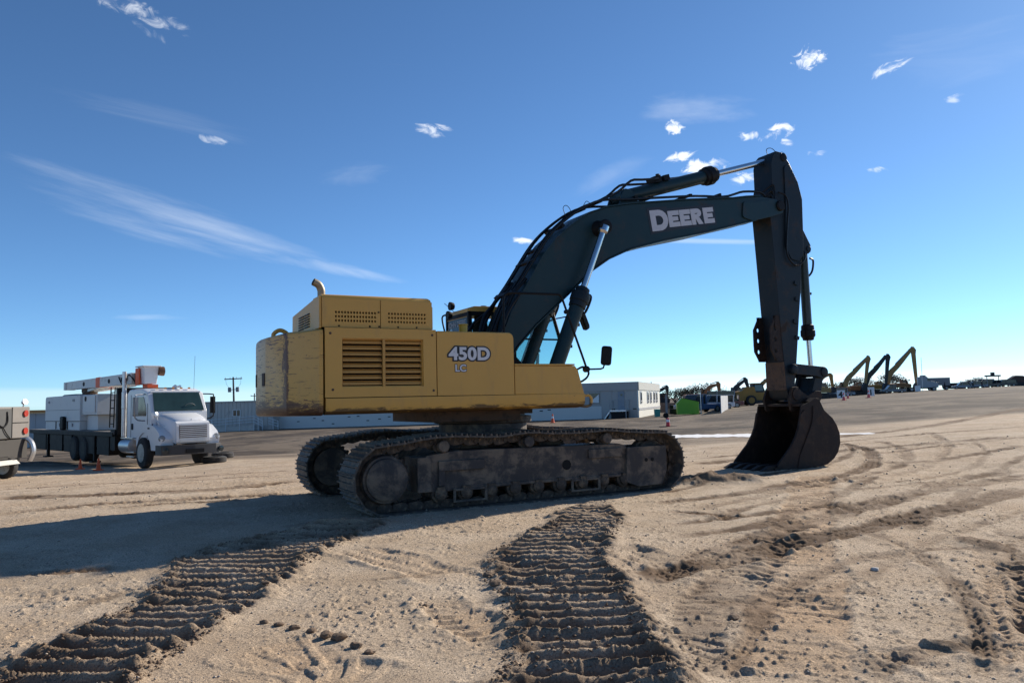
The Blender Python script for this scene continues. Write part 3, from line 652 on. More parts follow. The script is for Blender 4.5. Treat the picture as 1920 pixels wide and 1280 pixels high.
    m = MB(); m.lathe((2.30, -.16, .455), (2.30, .16, .455), [(0, .12), (.02, .30), (.04, .33), (.08, .34), (.1, .365), (.22, .365), (.24, .34), (.28, .33), (.3, .30), (.32, .12)], 36); P(m, 'idler_wheel', TRKL, T)
crawler(-1.34); crawler(1.34)
m = MB(); m.box((0, 0, .80), (1.6, 1.3, .34)); m.prism([(-1.1, .55), (-.8, .9), (-.4, .9), (-.5, .5)], -1.1, 1.1); m.prism([(1.1, .55), (.8, .9), (.4, .9), (.5, .5)], -1.1, 1.1)
m.lathe((0, 0, .92), (0, 0, 1.12), [(0, .72), (.2, .72)], 48); P(m, 'carbody', FRM, bevel=.02)
m = MB(); m.lathe((0, 0, 1.12), (0, 0, 1.345), [(0, .76), (.01, .80), (.10, .80), (.11, .70), (.225, .70)], 56); P(m, 'slew_ring', TRKL)
m = MB(); m.b2(-1.24, .2, -.95, .9, 1.17, 1.33); m.b2(-.9, .5, -.8, .8, 1.26, 1.34); P(m, 'swing_frame_underside', BRN, bevel=.01)
# --- upper frame
m = MB(); m.b2(-2.9, .98, -1.36, 1.40, 1.34, 1.56); P(m, 'upper_frame', DECK)
def side_shell(u0, u1, w0, w1, v=-1.5, depth=.55, radtop=.0): pass
# lower skirt rail, rounded underneath
m = MB(); sk = rounded([(-2.965, 1.335), (-2.965, 1.550), (1.035, 1.535), (1.03, 1.41), (.96, 1.355), (-1.7, 1.350)], [0, 0, 0, .02, .02, 0], 3)
# cross-section rounded: build as loft of insets
def loft_side(prof_list, v_list, name, mt, parent=EX, bevel=0):
    mb = MB(); n = len(prof_list[0]); vs = []; fs = []
    for pr, v in zip(prof_list, v_list): vs += [(x, v, z) for x, z in pr]
    for k in range(len(v_list)-1): fs += [(k*n+i, k*n+(i+1) % n, (k+1)*n+(i+1) % n, (k+1)*n+i) for i in range(n)]
    fs += [tuple(range(n-1, -1, -1)), tuple(range((len(v_list)-1)*n, len(v_list)*n))]
    mb.add(vs, fs); return P(mb, name, mt, parent, bevel)
def rect(u0, u1, w0, w1): return [(u0, w0), (u0, w1), (u1, w1), (u1, w0)]
for v0, sgn in ((-1.51, 1), (1.51, -1)):
    loft_side([rect(-2.962, 1.03, 1.42, 1.545), rect(-2.962, 1.02, 1.375, 1.55), rect(-2.962, .99, 1.345, 1.55), rect(-2.962, .95, 1.332, 1.55)], [v0, v0+.012*sgn, v0+.05*sgn, v0+.14*sgn], 'lower_skirt', YEL)
m = MB(); m.tube(catmull([(1.0, -1.46, 1.50), (1.12, -1.47, 1.52), (1.17, -1.47, 1.47), (1.16, -1.47, 1.38), (1.08, -1.46, 1.35), (.93, -1.45, 1.37)], 4), .022, 8); P(m, 'step_loop', YEL)
# counterweight: plan outline with flat near side, facets and curved tail
plan = [(-2.99, -1.5), (-3.04, -1.49), (-3.386, -1.12), (-3.525, -.40), (-3.55, 0), (-3.525, .40), (-3.386, 1.12), (-3.04, 1.49), (-2.99, 1.5)]
def cw_layer(s, z0, z1=None):
    out = []
    for (u, v) in plan:
        uu = -2.99+(u+2.99)*s; vv = v*(s if abs(v) > 1.2 else s)
        zz = z0 if z1 is None else z0+(z1-z0)*min(1, (-2.99-u)/.55)
        out.append((uu, vv, zz))
    return out
lay = [cw_layer(.93, 1.325), cw_layer(.975, 1.335), cw_layer(.995, 1.37), cw_layer(1.0, 1.45), cw_layer(1.0, 2.40, 2.33), cw_layer(.992, 2.445, 2.39), cw_layer(.955, 2.462, 2.425)]
mb = MB(); n = len(plan); vs = [p for l in lay for p in l]; fs = [(k*n+i, k*n+(i+1) % n, (k+1)*n+(i+1) % n, (k+1)*n+i) for k in range(len(lay)-1) for i in range(n)]
fs += [tuple(range(n-1, -1, -1)), tuple(range((len(lay)-1)*n, len(lay)*n))]; mb.add(vs, fs)
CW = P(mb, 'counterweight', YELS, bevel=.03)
m = MB(); m.tube(catmull([(-3.38, -.30, 2.40), (-3.40, -.30, 2.48), (-3.31, -.30, 2.54), (-3.21, -.30, 2.49), (-3.20, -.30, 2.40)], 4), .03, 8); P(m, 'lifting_eye', YEL, CW)
for v in (-.30, .30):
    m = MB(); zc = 1.84
    m.box((-3.532 if v < 0 else -3.530, v, zc), (.02, .14, .18), rz=.08 if v < 0 else -.08); P(m, 'reflector_recess', RUST, CW, .004)
# engine door with louvre
dr = MB(); U0, U1, W0, W1 = -2.97, -1.415, 1.558, 2.475; g0, g1, h0, h1 = -2.745, -1.605, 1.693, 2.337; V = -1.505
for a in ((U0, g0, W0, W1), (g1, U1, W0, W1), (g0, g1, h1, W1), (g0, g1, W0, h0)): dr.b2(a[0], a[1], V, V+.03, a[2], a[3])
DOOR = P(dr, 'engine_door', YEL, bevel=.0)
m = MB()
for a in ((g0-.0, g0+.012, h0, h1), (g1-.012, g1, h0, h1)): m.b2(a[0], a[1], V+.031, V+.09, a[2], a[3])
m.b2(g0, g1, V+.031, V+.09, h1-.012, h1); m.b2(g0, g1, V+.031, V+.09, h0, h0+.012); P(m, 'louvre_frame', YEL, DOOR)
m = MB(); m.b2(g0, g1, V+.14, V+.16, h0, h1); P(m, 'radiator_core', mat('radiator', (.012, .008, .008), .8, spec=.1, var=.6, vs=30), DOOR)
m = MB(); m.b2(-2.185, -2.150, V+.012, V+.05, h0, h1); P(m, 'louvre_bar', YPL, DOOR)
sl = MB(); sl.box((0, 0, 0), (.535, .008, .034), rx=R(-18)); sl.box((0, .022, .024), (.535, .045, .005), rx=R(-28)); slm = sl.mesh('louvre_slat', YPL)
for k in range(8):
    for c_ in (-2.459, -1.883): link(slm, 'louvre_slat', DOOR, Matrix.Translation((c_, V+.045, h1-.052-k*.0785)))
for (u, w_) in ((-2.90, 2.40), (-1.47, 2.40), (-1.46, 1.63), (-2.87, 1.66)):
    m = MB(); m.lathe((u, V-.006, w_), (u, V+.01, w_), [(0, .008), (.002, .016), (.006, .018), (.016, .018)], 12); P(m, 'door_latch', BRN, DOOR)
# engine cowl (hood) with perforated vents
def holes_panel(u0, u1, w0, w1, nx, nz, v, hr):
    mb = MB(); cx = (u1-u0)/nx; cz = (w1-w0)/nz
    for i in range(nx):
        for j in range(nz):
            a = u0+i*cx; b_ = w0+j*cz; mx = a+cx/2; mz = b_+cz/2
            o8 = [(a, b_), (mx, b_), (a+cx, b_), (a+cx, mz), (a+cx, b_+cz), (mx, b_+cz), (a, b_+cz), (a, mz)]
            i8 = [(mx+hr*math.cos(R(-135+45*k))*.95, mz+hr*1.2*math.sin(R(-135+45*k))) for k in range(8)]
            vs = [(x, v, z) for x, z in o8]+[(x, v, z) for x, z in i8]+[(x, v+.025, z) for x, z in i8]
            mb.add(vs, [(k, (k+1) % 8, 8+(k+1) % 8, 8+k) for k in range(8)]+[(8+k, 8+(k+1) % 8, 16+(k+1) % 8, 16+k) for k in range(8)])
    return mb
CV = -1.455; ct = 2.925
COWL = None
cowl = MB()
va = (-2.83, -2.255, 2.548, 2.715); vb = (-2.10, -1.535, 2.548, 2.715)
def wallp(mb, u0, u1, w0, w1): mb.b2(u0, u1, CV, CV+.02, w0, w1)
cowl = MB()
for seg_ in ((-2.995, va[0], 2.485, ct-.06), (va[1], -2.205, 2.485, ct-.06), (-2.195, vb[0], 2.485, ct-.06), (vb[1], -1.45, 2.485, ct-.06)): wallp(cowl, *seg_)
for q in (va, vb): wallp(cowl, q[0], q[1], 2.485, q[2]); wallp(cowl, q[0], q[1], q[3], ct-.06)
# rounded top edge
edge = [(CV, ct-.06), (CV+.006, ct-.03), (CV+.022, ct-.010), (CV+.06, ct), (-1.0, 2.905), (.36, 2.81), (.38, 2.50), (CV+.06, 2.50)]
n = len(edge)
def cowl_sec(u, s): return [(u, y, z if z < ct-.07 else z) for y, z in edge]
ends = [(-2.995, 0), (-1.50, 0), (-1.462, -.018), (-1.448, -.06)]
vs = []
for (u, dz) in ends: vs += [(u, y + (-dz*.3 if i < 4 else 0), z+(dz if z > 2.6 else 0)) for i, (y, z) in enumerate(edge)]
fs = [(k*n+i, k*n+i+1, (k+1)*n+i+1, (k+1)*n+i) for k in range(len(ends)-1) for i in range(n-2)]
fs += [tuple(range(n-1, -1, -1)), tuple(range((len(ends)-1)*n, len(ends)*n))]
cowl.add(vs, fs)
COWL = P(cowl, 'engine_cowl', YEL)
m = MB(); m.b2(-1.452, -1.440, CV+.001, .37, 2.485, ct-.125); P(m, 'cowl_front_panel', YEL, COWL)
m = MB(); m.b2(-2.98, -1.47, CV+.10, CV+.12, 2.49, 2.85); P(m, 'cowl_lining', DECK, COWL)
for q in (va, vb):
    m = holes_panel(q[0], q[1], q[2], q[3], 14 if q is va else 13, 3, CV, .0148); P(m, 'vent_grid', YEL, COWL)
for u in (-2.77, -2.22, -1.68, -1.95, -2.35):
    m = MB(); m.lathe((u, CV-.012, 2.505), (u, CV+.005, 2.505), [(0, .008), (.01, .013), (.017, .013)], 10); P(m, 'cowl_latch', BLK, COWL)
m = MB(); m.lathe((-2.225, CV-.012, 2.70), (-2.225, CV+.005, 2.70), [(0, .008), (.01, .013), (.017, .013)], 10); P(m, 'cowl_latch', BLK, COWL)
# rear face of the cowl with slotted louvres
m = MB()
for k in range(6):
    for (v0, v1) in ((-.76, -.46), (-.40, -.10)): m.box((-3.0, (v0+v1)/2, 2.56+k*.035), (.02, v1-v0, .014))
P(m, 'rear_louvre', BLK, COWL)
m = MB(); m.b2(-3.03, -2.997, CV+.012, -1.10, 2.47, 2.90); P(m, 'cowl_corner_post', YEL, COWL, .01)
m = MB(); ex = catmull([(-2.93, -1.16, 2.70), (-2.93, -1.16, 2.95), (-2.935, -1.16, 3.02), (-2.97, -1.165, 3.085), (-3.04, -1.17, 3.12)], 5); m.tube(ex, .052, 16); m.tube([(-3.035, -1.17, 3.118), (-3.043, -1.17, 3.122)], .040, 16)
EXH = P(m, 'exhaust_pipe', mat('exhaust_steel', (.30, .25, .18), .55, metal=.6, var=.5, vs=8))
m = MB(); m.cyl((-3.042, -1.1702, 3.1215), (-3.0452, -1.1704, 3.1229), .042, n=16); P(m, 'pipe_mouth', DECK, EXH)
# side box with model name
bx = rounded([(-1.40, 1.558), (-1.40, 2.462), (-.19, 2.462), (-.19, 1.553)], [0, .02, .085, 0], 6)
inner = [(x*.999-.0005, z-.012 if z > 2.3 else z) for x, z in bx]
loft_side([[(x*1.0, z-.014) if z > 2.2 else (x, z) for x, z in bx], bx, bx], [-1.503, -1.488, -.62], 'side_box', YEL)
SB = EX
text('model_number_outline', '450D', .245, .029, mat('decal_black', (.012, .012, .016), .45), EX, (-1.222, -1.507, 2.062), R(.0), .001, 1.13, space=1.04)
text('model_number', '450D', .245, .0095, WHITE_T, EX, (-1.222, -1.512, 2.062), 0, .0012, 1.13, space=1.04)
text('model_suffix_outline', 'LC', .135, .012, MATS['decal_black'], EX, (-1.135, -1.506, 1.895), 0, .0006, 1.1)
text('model_suffix', 'LC', .135, .004, WHITE_T, EX, (-1.135, -1.508, 1.895), 0, .001, 1.1)
m = MB(); m.b2(-1.36, -.25, -.62, 1.40, 1.56, 2.30); P(m, 'hydraulic_compartment', DECK)
m = MB(); m.b2(-2.95, -1.42, 1.40, 1.49, 1.56, 2.47); P(m, 'far_side_door', YEL)
m = MB(); m.b2(-2.95, -1.45, -1.40, 1.40, 2.30, 2.47); P(m, 'engine_deck', DECK)
for (u, r_) in ((-1.28, .05), (-1.08, .06), (-.88, .06)):
    m = MB(); m.b2(u-.07, u+.07, -.9, -.2, 2.47, 2.52); P(m, 'walkway_plate', DECK)
m = MB(); m.lathe((-.77, -1.0, 2.45), (-.77, -1.0, 2.62), [(0, .065), (.15, .065), (.155, .075), (.17, .075)], 20); P(m, 'filler_neck', mat('bright_yellow_paint', (.62, .36, .04), .5))
# front box (battery box) with lid
fb = [(-.175, 1.553), (-.175, 1.975), (.87, 1.975), (.925, 1.91), (.965, 1.76), (1.03, 1.54)]
m = MB(); m.prism(fb, -1.5, -.85); P(m, 'front_storage_box', YEL, bevel=.008)
m = MB(); m.b2(-.18, .86, -1.515, -.85, 1.979, 2.003); P(m, 'storage_box_lid', YEL, bevel=.006)
m = MB(); m.b2(-.2, .98, -.82, 1.4, 1.56, 1.62); P(m, 'front_deck', DECK)
# --- cab
CAB = bpy.data.objects.new('cab', None); C.objects.link(CAB); CAB.parent = EX
c0, c1 = .48, 1.48
m = MB(); rp = rounded([(0.0, 3.0), (0.03, 3.085), (.12, 3.11), (1.50, 3.13), (1.72, 3.09), (1.74, 3.02)], [.0, .03, .03, .05, .04, .0], 4); m.prism(rp, c0, c1); P(m, 'cab_roof', YEL, CAB, .015)
m = MB()
for (u, v) in ((.03, c0+.03), (.03, c1-.03)): m.box((u, v, 2.28), (.07, .06, 1.45))
m.prism([(.60, 1.6), (.60, 3.02), (.67, 3.02), (.67, 1.6)], c0+.01, c0+.05)
m.tube([(1.70, c0+.03, 3.02), (1.90, c0+.03, 2.35), (1.86, c0+.03, 1.7)], .035, 6); m.tube([(1.70, c1-.03, 3.02), (1.90, c1-.03, 2.35), (1.86, c1-.03, 1.7)], .035, 6)
m.b2(.0, 1.85, c0, c1, 1.55, 1.95); m.b2(0.0, .05, c0, c1, 2.0, 2.50); m.b2(.0, .05, c0, c1, 2.94, 3.01); m.b2(.0, 1.7, c0, c0+.05, 2.95, 3.02); m.b2(.05, .6, c0, c0+.04, 1.9, 2.6)
m.b2(.67, 1.85, c0+.01, c0+.04, 2.54, 2.57)
P(m, 'cab_frame', BLK, CAB)
m = MB(); m.b2(.001, .048, c0+.03, c1-.03, 2.93, 3.07); P(m, 'cab_rear_header', YEL, CAB)
m = MB(); m.b2(.02, .026, c0+.06, c1-.06, 2.50, 2.94); P(m, 'cab_rear_window', GLS, CAB)
m = MB(); m.prism([(.67, 1.95), (.67, 2.95), (1.69, 2.98), (1.87, 2.35), (1.84, 1.95)], c0+.02, c0+.026); P(m, 'cab_side_window', GLS, CAB)
m = MB(); m.prism([(.1, 1.95), (.1, 2.95), (1.69, 2.98), (1.87, 2.35), (1.84, 1.95)], c1-.03, c1-.024); P(m, 'cab_side_window', GLS, CAB)
m = MB(); m.b2(.55, 1.0, .75, 1.25, 1.95, 2.15); m.box((.5, 1.0, 2.5), (.12, .48, .75), ry=R(-8)); m.box((.44, 1.0, 2.98-.06), (.1, .26, .2)); P(m, 'operator_seat', mat('seat_fabric', (.05, .05, .055), .9), CAB, .04)
# rear window decal: name over a leaping deer
DC = mat('deer_decal', (.42, .62, .64), .4, var=.05); DB = mat('decal_blue_film', (.05, .10, .14), .4, var=.1)
m = MB(); m.b2(.010, .013, c0+.08, c1-.08, 2.51, 2.93); P(m, 'window_film', DB, CAB)
dx = Matrix.Rotation(R(-90), 4, 'Z')
text('window_lettering', 'JOHN DEERE', .135, .004, mat('decal_grey', (.35, .36, .37), .5, var=.1), CAB, (.004, c1-.10, 2.795), 0, .001, 1.0, rz=R(-90))
deer = [(0, .18), (.05, .25), (.10, .27), (.13, .22), (.20, .16), (.34, .13), (.48, .14), (.56, .17), (.62, .24), (.60, .30), (.64, .33), (.70, .30), (.78, .30), (.72, .34), (.66, .38), (.60, .37), (.55, .30), (.50, .22), (.40, .2), (.2, .23), (.13, .31), (.06, .31)]
deer = [(0, .22), (.04, .29), (.11, .31), (.14, .25), (.22, .20), (.45, .18), (.58, .20), (.64, .26), (.70, .24), (.70, .02), (.66, .02), (.66, .14), (.55, .09), (.40, .11), (.22, .09), (.10, .13), (.07, .0), (.03, .0), (.05, .15), (.08, .2), (.05, .2)]
mb = MB(); mb.prism([(a, z) for a, z in deer], 0, .003); o = P(mb, 'deer_emblem', DC, CAB)
o.matrix_local = Matrix.Translation((.006, c1-.14, 2.52)) @ Matrix.Rotation(R(-90), 4, 'Z') @ Matrix.Diagonal((1.0, 1, .85, 1))
# work lights and antenna on the rear of the cab
for (u, v, z) in ((-.08, 1.0, 3.16), (-.12, 1.02, 3.00)):
    m = MB(); m.lathe((u+.05, v, z), (u-.05, v, z), [(0, .02), (.02, .06), (.07, .075), (.1, .075), (.101, .05)], 14); P(m, 'work_light', BLK, CAB)
m = MB(); m.tube([(0, 1.05, 3.05), (-.12, 1.25, 3.24)], .006, 5); P(m, 'antenna', BLK, CAB)
m = MB(); m.tube(catmull([(-.02, 1.47, 2.7), (-.07, 1.49, 3.0), (0, 1.46, 3.06)], 4), .016, 6); P(m, 'cab_grab_bar', BLK, CAB)
m = MB(); m.tube(catmull([(.38, .8, 3.12), (.40, .8, 3.155), (.5, .8, 3.155), (.52, .8, 3.12)], 4), .01, 6); P(m, 'roof_hook', BLK, CAB)
# --- handrail and mirrors on the near side
rl = rounded([(-.236, 2.46), (-.236, 3.085), (.775, 3.10), (1.209, 1.957)], [0, .13, .09, 0], 6)
m = MB(); m.tube([(u, -1.30, z) for u, z in rl], .019, 8); m.tube(catmull([(1.209, -1.3, 1.957), (1.22, -1.3, 1.93), (1.25, -1.3, 1.87), (1.20, -1.32, 1.80), (1.08, -1.36, 1.74), (.97, -1.40, 1.72)], 4), .017, 8)
m.tube(catmull([(1.2, -1.3, 1.96), (1.1, -1.33, 1.96), (.93, -1.4, 1.90)], 4), .017, 8); m.cyl((1.21, -1.33, 1.93), (1.21, -1.26, 1.93), .05, n=10); m.cyl((.87, -1.33, 2.83), (.87, -1.27, 2.83), .035, n=10)
P(m, 'handrail', BLK)
def mirror(c, s, tilt, name='mirror'):
    m = MB(); pr = rounded([(-s[0], -s[1]), (-s[0], s[1]), (s[0], s[1]), (s[0], -s[1])], .05, 5)
    m.M = Matrix.Translation(c) @ Matrix.Rotation(tilt[0], 4, 'Z') @ Matrix.Rotation(tilt[1], 4, 'X') @ Matrix.Rotation(tilt[2], 4, 'Y')
    m.prism([(a, b_) for a, b_ in pr], -.045, .0); m.prism([(a*.97, b_*.97) for a, b_ in pr], .0, .03); m.prism([(a*.7, b_*.8) for a, b_ in pr], -.075, -.045)
    o = P(m, name, BLK, EX, .008)
    g = MB(); g.M = m.M; g.prism([(a*.86, b_*.9) for a, b_ in pr], .0305, .034); P(g, 'mirror_glass', mat('mirror_silver', (.8, .82, .85), .04, metal=1, var=0), o)
m = MB(); m.tube([(1.21, -1.30, 1.935), (1.30, -1.30, 1.93), (1.48, -1.30, 1.935), (1.53, -1.30, 1.95), (1.56, -1.30, 2.02)], .014, 8); P(m, 'mirror_arm', BLK)
mirror((1.60, -1.30, 2.145), (.085, .155), (R(-38), 0, R(6)))
m = MB(); m.tube([(1.66, 1.5, 2.75), (2.3, 1.55, 3.05), (2.66, 1.45, 3.12)], .014, 6); P(m, 'mirror_arm', BLK)
mirror((2.87, 1.3, 3.03), (.075, .21), (R(15), 0, R(-28)))
# --- boom
lowc = [(.25, 2.0), (.50, 2.36), (.843, 2.71), (1.439, 3.215), (2.016, 3.715), (2.37, 3.94), (2.857, 4.155), (3.638, 4.375), (4.686, 4.62), (5.346, 4.80), (6.0, 4.97), (6.45, 5.09)]
upc = [(6.60, 5.45), (6.134, 5.46), (5.735, 5.405), (5.379, 5.338), (4.3, 5.20), (3.311, 5.045), (2.93, 4.985), (2.40, 4.875), (2.0, 4.725), (1.62, 4.475), (1.30, 4.205), (1.04, 3.90), (.80, 3.52), (.616, 3.24), (.42, 2.93), (.22, 2.5), (.05, 2.15)]
nose = [(6.62, 5.16), (6.72, 5.26), (6.73, 5.38)]
bp_ = lowc+nose+upc
BV = .34
m = MB(); m.prism(bp_, -BV, BV)
BOOM = P(m, 'boom', NAVY, bevel=.012)
# flange plates top and bottom stand slightly proud
def strip(curve, t, v, name, mt, par):
    mb = MB(); n = len(curve)
    c2 = []
    for i, p in enumerate(curve):
        a = curve[max(0, i-1)]; b_ = curve[min(n-1, i+1)]; d = Vector((b_[0]-a[0], b_[1]-a[1])).normalized(); c2.append((p[0]-d.y*t, p[1]+d.x*t))
    mb.prism(list(curve)+c2[::-1], -v, v); return P(mb, name, mt, par)
strip(lowc[:-1], -.022, BV+.03, 'boom_lower_flange', NAVY, BOOM); strip(upc[1:-1], -.022, BV+.03, 'boom_upper_flange', NAVY, BOOM)
m = MB(); hp = rounded([(5.62, 4.98), (5.66, 5.30), (5.95, 5.33), (6.45, 5.42), (6.74, 5.40), (6.76, 5.18), (6.4, 5.06), (5.9, 4.93)], .08, 4); m.prism(hp, -BV-.03, -BV-.001); m.prism(hp, BV+.001, BV+.03); P(m, 'boom_nose_plate', NAVY, BOOM, .006)
for s in (-1, 1):
    m = MB(); m.lathe((2.19, s*.60, 4.46), (2.19, s*.34, 4.46), [(0, .05), (.0, .10), (.02, .125), (.09, .125), (.1, .09), (.26, .15)], 22); P(m, 'boom_cylinder_pin', BLK, BOOM)
m = MB(); m.lathe((6.66, -.42, 5.31), (6.66, .42, 5.31), [(0, .05), (.0, .09), (.02, .11), (.82, .11), (.84, .09)], 22); P(m, 'arm_pivot_pin', BLK, BOOM)
# name on the boom
ang = -math.atan2(.10, 1.6)-R(4.4)
DEC = bpy.data.objects.new('boom_lettering', None); C.objects.link(DEC); DEC.parent = EX
def slab(letter, x, w_, h, t):
    """heavy slab letters as outlines with real thickness; x,w,h in metres, t stroke"""
    if letter == 'E': return [[(x, 0), (x, h), (x+w_, h), (x+w_, h-t), (x+t*1.15, h-t), (x+t*1.15, h/2+t*.45), (x+w_*.88, h/2+t*.45), (x+w_*.88, h/2-t*.45), (x+t*1.15, h/2-t*.45), (x+t*1.15, t), (x+w_, t), (x+w_, 0)]]
    o_ = []
    if letter == 'D':
        outer = [(x, 0), (x, h), (x+w_*.5, h)] + [(x+w_*.5+w_*.5*math.sin(a), h/2+h/2*math.cos(a)) for a in np.linspace(.2, math.pi-.2, 9)] + [(x+w_*.5, 0)]
        inn = [(x+t*1.15, t), (x+t*1.15, h-t), (x+w_*.48, h-t)] + [(x+w_*.48+(w_*.5-t)*math.sin(a), h/2+(h/2-t)*math.cos(a)) for a in np.linspace(.2, math.pi-.2, 9)] + [(x+w_*.48, t)]
        return [('ring', outer, inn)]
    if letter == 'R':
        ht = h*.56
        outer = [(x, h-ht), (x, h), (x+w_*.6, h)] + [(x+w_*.6+w_*.38*math.sin(a), h-ht/2+ht/2*math.cos(a)) for a in np.linspace(.25, math.pi-.25, 7)] + [(x+w_*.6, h-ht)]
        inn = [(x+t*1.15, h-ht+t*.75), (x+t*1.15, h-t), (x+w_*.58, h-t)] + [(x+w_*.58+(w_*.38-t)*math.sin(a), h-ht/2+(ht/2-t*.87)*math.cos(a)) for a in np.linspace(.25, math.pi-.25, 7)] + [(x+w_*.58, h-ht+t*.75)]
        return [('ring', outer, inn), [(x, 0), (x, h-ht), (x+t*1.15, h-ht), (x+t*1.15, 0)], [(x+w_*.35, h-ht), (x+w_*.35+t*1.2, h-ht), (x+w_*1.05, 0), (x+w_*1.05-t*1.35, 0)]]
def put_letter(l, x, w_, h, t, z0, grow=0, y=-.006, mt=WHITE_T, nm='boom_letter'):
    mb = MB()
    for it in slab(l, x, w_, h, t):
        if isinstance(it, tuple):
            _, a, b_ = it; n = len(a); vs = [(p[0], y, p[1]+z0) for p in a]+[(p[0], y, p[1]+z0) for p in b_]+[(p[0], 0, p[1]+z0) for p in a]+[(p[0], 0, p[1]+z0) for p in b_]
            mb.add(vs, [(i, (i+1) % n, n+(i+1) % n, n+i) for i in range(n)]+[(i, (i+1) % n, 2*n+(i+1) % n, 2*n+i) for i in range(n)]+[(n+i, n+(i+1) % n, 3*n+(i+1) % n, 3*n+i) for i in range(n)])
        else: mb.prism([(p[0], p[1]+z0) for p in it], y, 0)
    return P(mb, nm, mt, DEC)
lm = mat('cracked_white_decal', (.50, .51, .55), .55, var=.12, vs=25, dirt=(.10, .12, .14), dirt_amt=.0, dirt_scale=9)
put_letter('D', 0, .41, .39, .108, -.003, mt=lm)
for l, x in (('E', .42), ('E', .70), ('R', .98), ('E', 1.29)): put_letter(l, x, .268, .305, .088, .042, mt=lm)
DEC.matrix_local = Matrix.Translation((3.385, -BV-.002, 4.515)) @ Matrix.Rotation(-R(9.5), 4, 'Y')
m = MB(); m.prism([(-.05, -.06), (-.05, .44), (.42, .44), (.44, .40), (1.60, .40), (1.60, .0), (.44, -.02)], -.002, .0); P(m, 'decal_backing', MATS['decal_black'], DEC)
# boom hoses and steel lines
def hose(pts, r, name='hose', par=BOOM, mt=HOSE, n=5): m = MB(); m.tube(catmull(pts, n), r, 8); return P(m, name, mt, par)
for v, off in ((-.28, .085), (-.18, .10), (.18, .10), (.28, .085)):
    pts = [(.10, v, 2.60), (.30, v, 2.93+off), (.62, v, 3.36+off)] + [(u-.06*(1 if u < 2 else .4), v, z+off*.9) for u, z in ((.92, 3.72), (1.22, 4.14), (1.55, 4.46), (1.95, 4.74), (2.35, 4.93))]
    if abs(v) > .2: pts += [(2.9, v, 5.08), (3.5, v, 5.17), (4.5, v, 5.31), (5.2, v, 5.37), (5.5, v, 5.45), (5.75, v, 5.53), (6.2, v, 5.57), (6.35, v, 5.5)]
    else: pts += [(2.75, v, 5.23), (3.05, v, 5.47), (3.3, v, 5.52), (3.7, v, 5.58)]
    m = MB(); m.tube(catmull(pts, 3), .024, 7); P(m, 'hydraulic_line', HOSE, BOOM)
for (u, z, s) in ((.46, 3.20, .09), (.90, 3.78, .09), (1.06, 4.0, .08), (1.5, 4.42, .08), (1.93, 4.75, .09), (2.3, 4.93, .08), (3.1, 5.10, .07), (3.45, 5.13, .07), (4.4, 5.27, .07), (5.15, 5.36, .05)):
    m = MB(); m.box((u-.02, 0, z+.045), (s*.9, .60, .045), ry=-R(45 if u < 1.6 else (25 if u < 2.6 else 5))); P(m, 'line_clamp', BLK, BOOM)
for a in ((-.30, .02, .55), (-.2, -.05, .5), (.05, .0, .6), (.2, -.1, .5)):
    hose([(.16+a[1], a[0]-.05, 2.36), (.24+a[1], a[0]-.03, 2.72), (.34+a[1]*.5, a[0], 2.98), (.46+a[1]*.2, a[0], 3.22), (.72, a[0], 3.50)], .026)
hose([(-.05, .0, 2.45), (.1, .1, 2.85), (.3, .15, 3.08), (.62, .15, 3.42)], .03); hose([(.1, -.42, 2.4), (.2, -.40, 2.65), (.34, -.38, 2.95), (.58, -.36, 3.25)], .028)
hose([(-.12, .3, 2.60), (.05, .32, 2.82), (.34, .3, 3.02)], .026)
hose([(1.62, -.2, 4.62), (1.55, -.2, 4.80), (1.62, -.2, 4.86), (1.70, -.2, 4.78), (1.68, -.2, 4.64)], .006, 'wire_loop'); hose([(2.15, -.2, 4.92), (2.05, -.2, 4.98), (1.98, -.2, 4.9)], .006, 'wire_loop')
m = MB(); m.b2(-.15, .5, -.30, .30, 2.0, 2.30); m.prism([(-.1, 1.6), (-.15, 2.25), (.15, 2.4), (.55, 2.0), (.6, 1.6)], -.52, -.38); m.prism([(-.1, 1.6), (-.15, 2.25), (.15, 2.4), (.55, 2.0), (.6, 1.6)], .38, .52); P(m, 'boom_foot_bracket', DECK)
# --- boom cylinders
for s in (-1, 1):
    v = s*.54; a = Vector((1.02, v, 1.80)); b_ = Vector((2.18, v, 4.46)); d = (b_-a).normalized(); L1 = 1.62
    g = a+d*L1
    m = MB(); m.cyl(a, g, .125, n=24); m.cyl(a-d*.08, a+d*.05, .14, n=16); CY = P(m, 'boom_cylinder', NAVY)
    m = MB(); m.lathe(g-d*.30, g+d*.1, [(0, .126), (.01, .148), (.10, .15), (.11, .165), (.2, .17), (.27, .16), (.30, .125), (.36, .12), (.38, .09)], 24); P(m, 'cylinder_gland', NAVYD, CY)
    m = MB(); m.cyl(g, b_-d*.08, .056, n=20); m.lathe(b_-d*.14, b_, [(0, .06), (.04, .09), (.14, .09)], 16); P(m, 'piston_rod', CHROME, CY)
    hose([tuple(g-d*.1+Vector((.12, 0, .06))), tuple(g-d*.15+Vector((.24, 0, .05))), tuple(g-d*.35+Vector((.20, 0, -.02))), tuple(g-d*.5+Vector((.12, 0, 0))), tuple(a+d*.5+Vector((.13, 0, .0)))], .022, 'cylinder_line', CY)
    for q in (.6, 1.0): m = MB(); m.box(tuple(a+d*q+Vector((.13, 0, 0))), (.07, .06, .05)); P(m, 'line_clamp', BLK, CY)
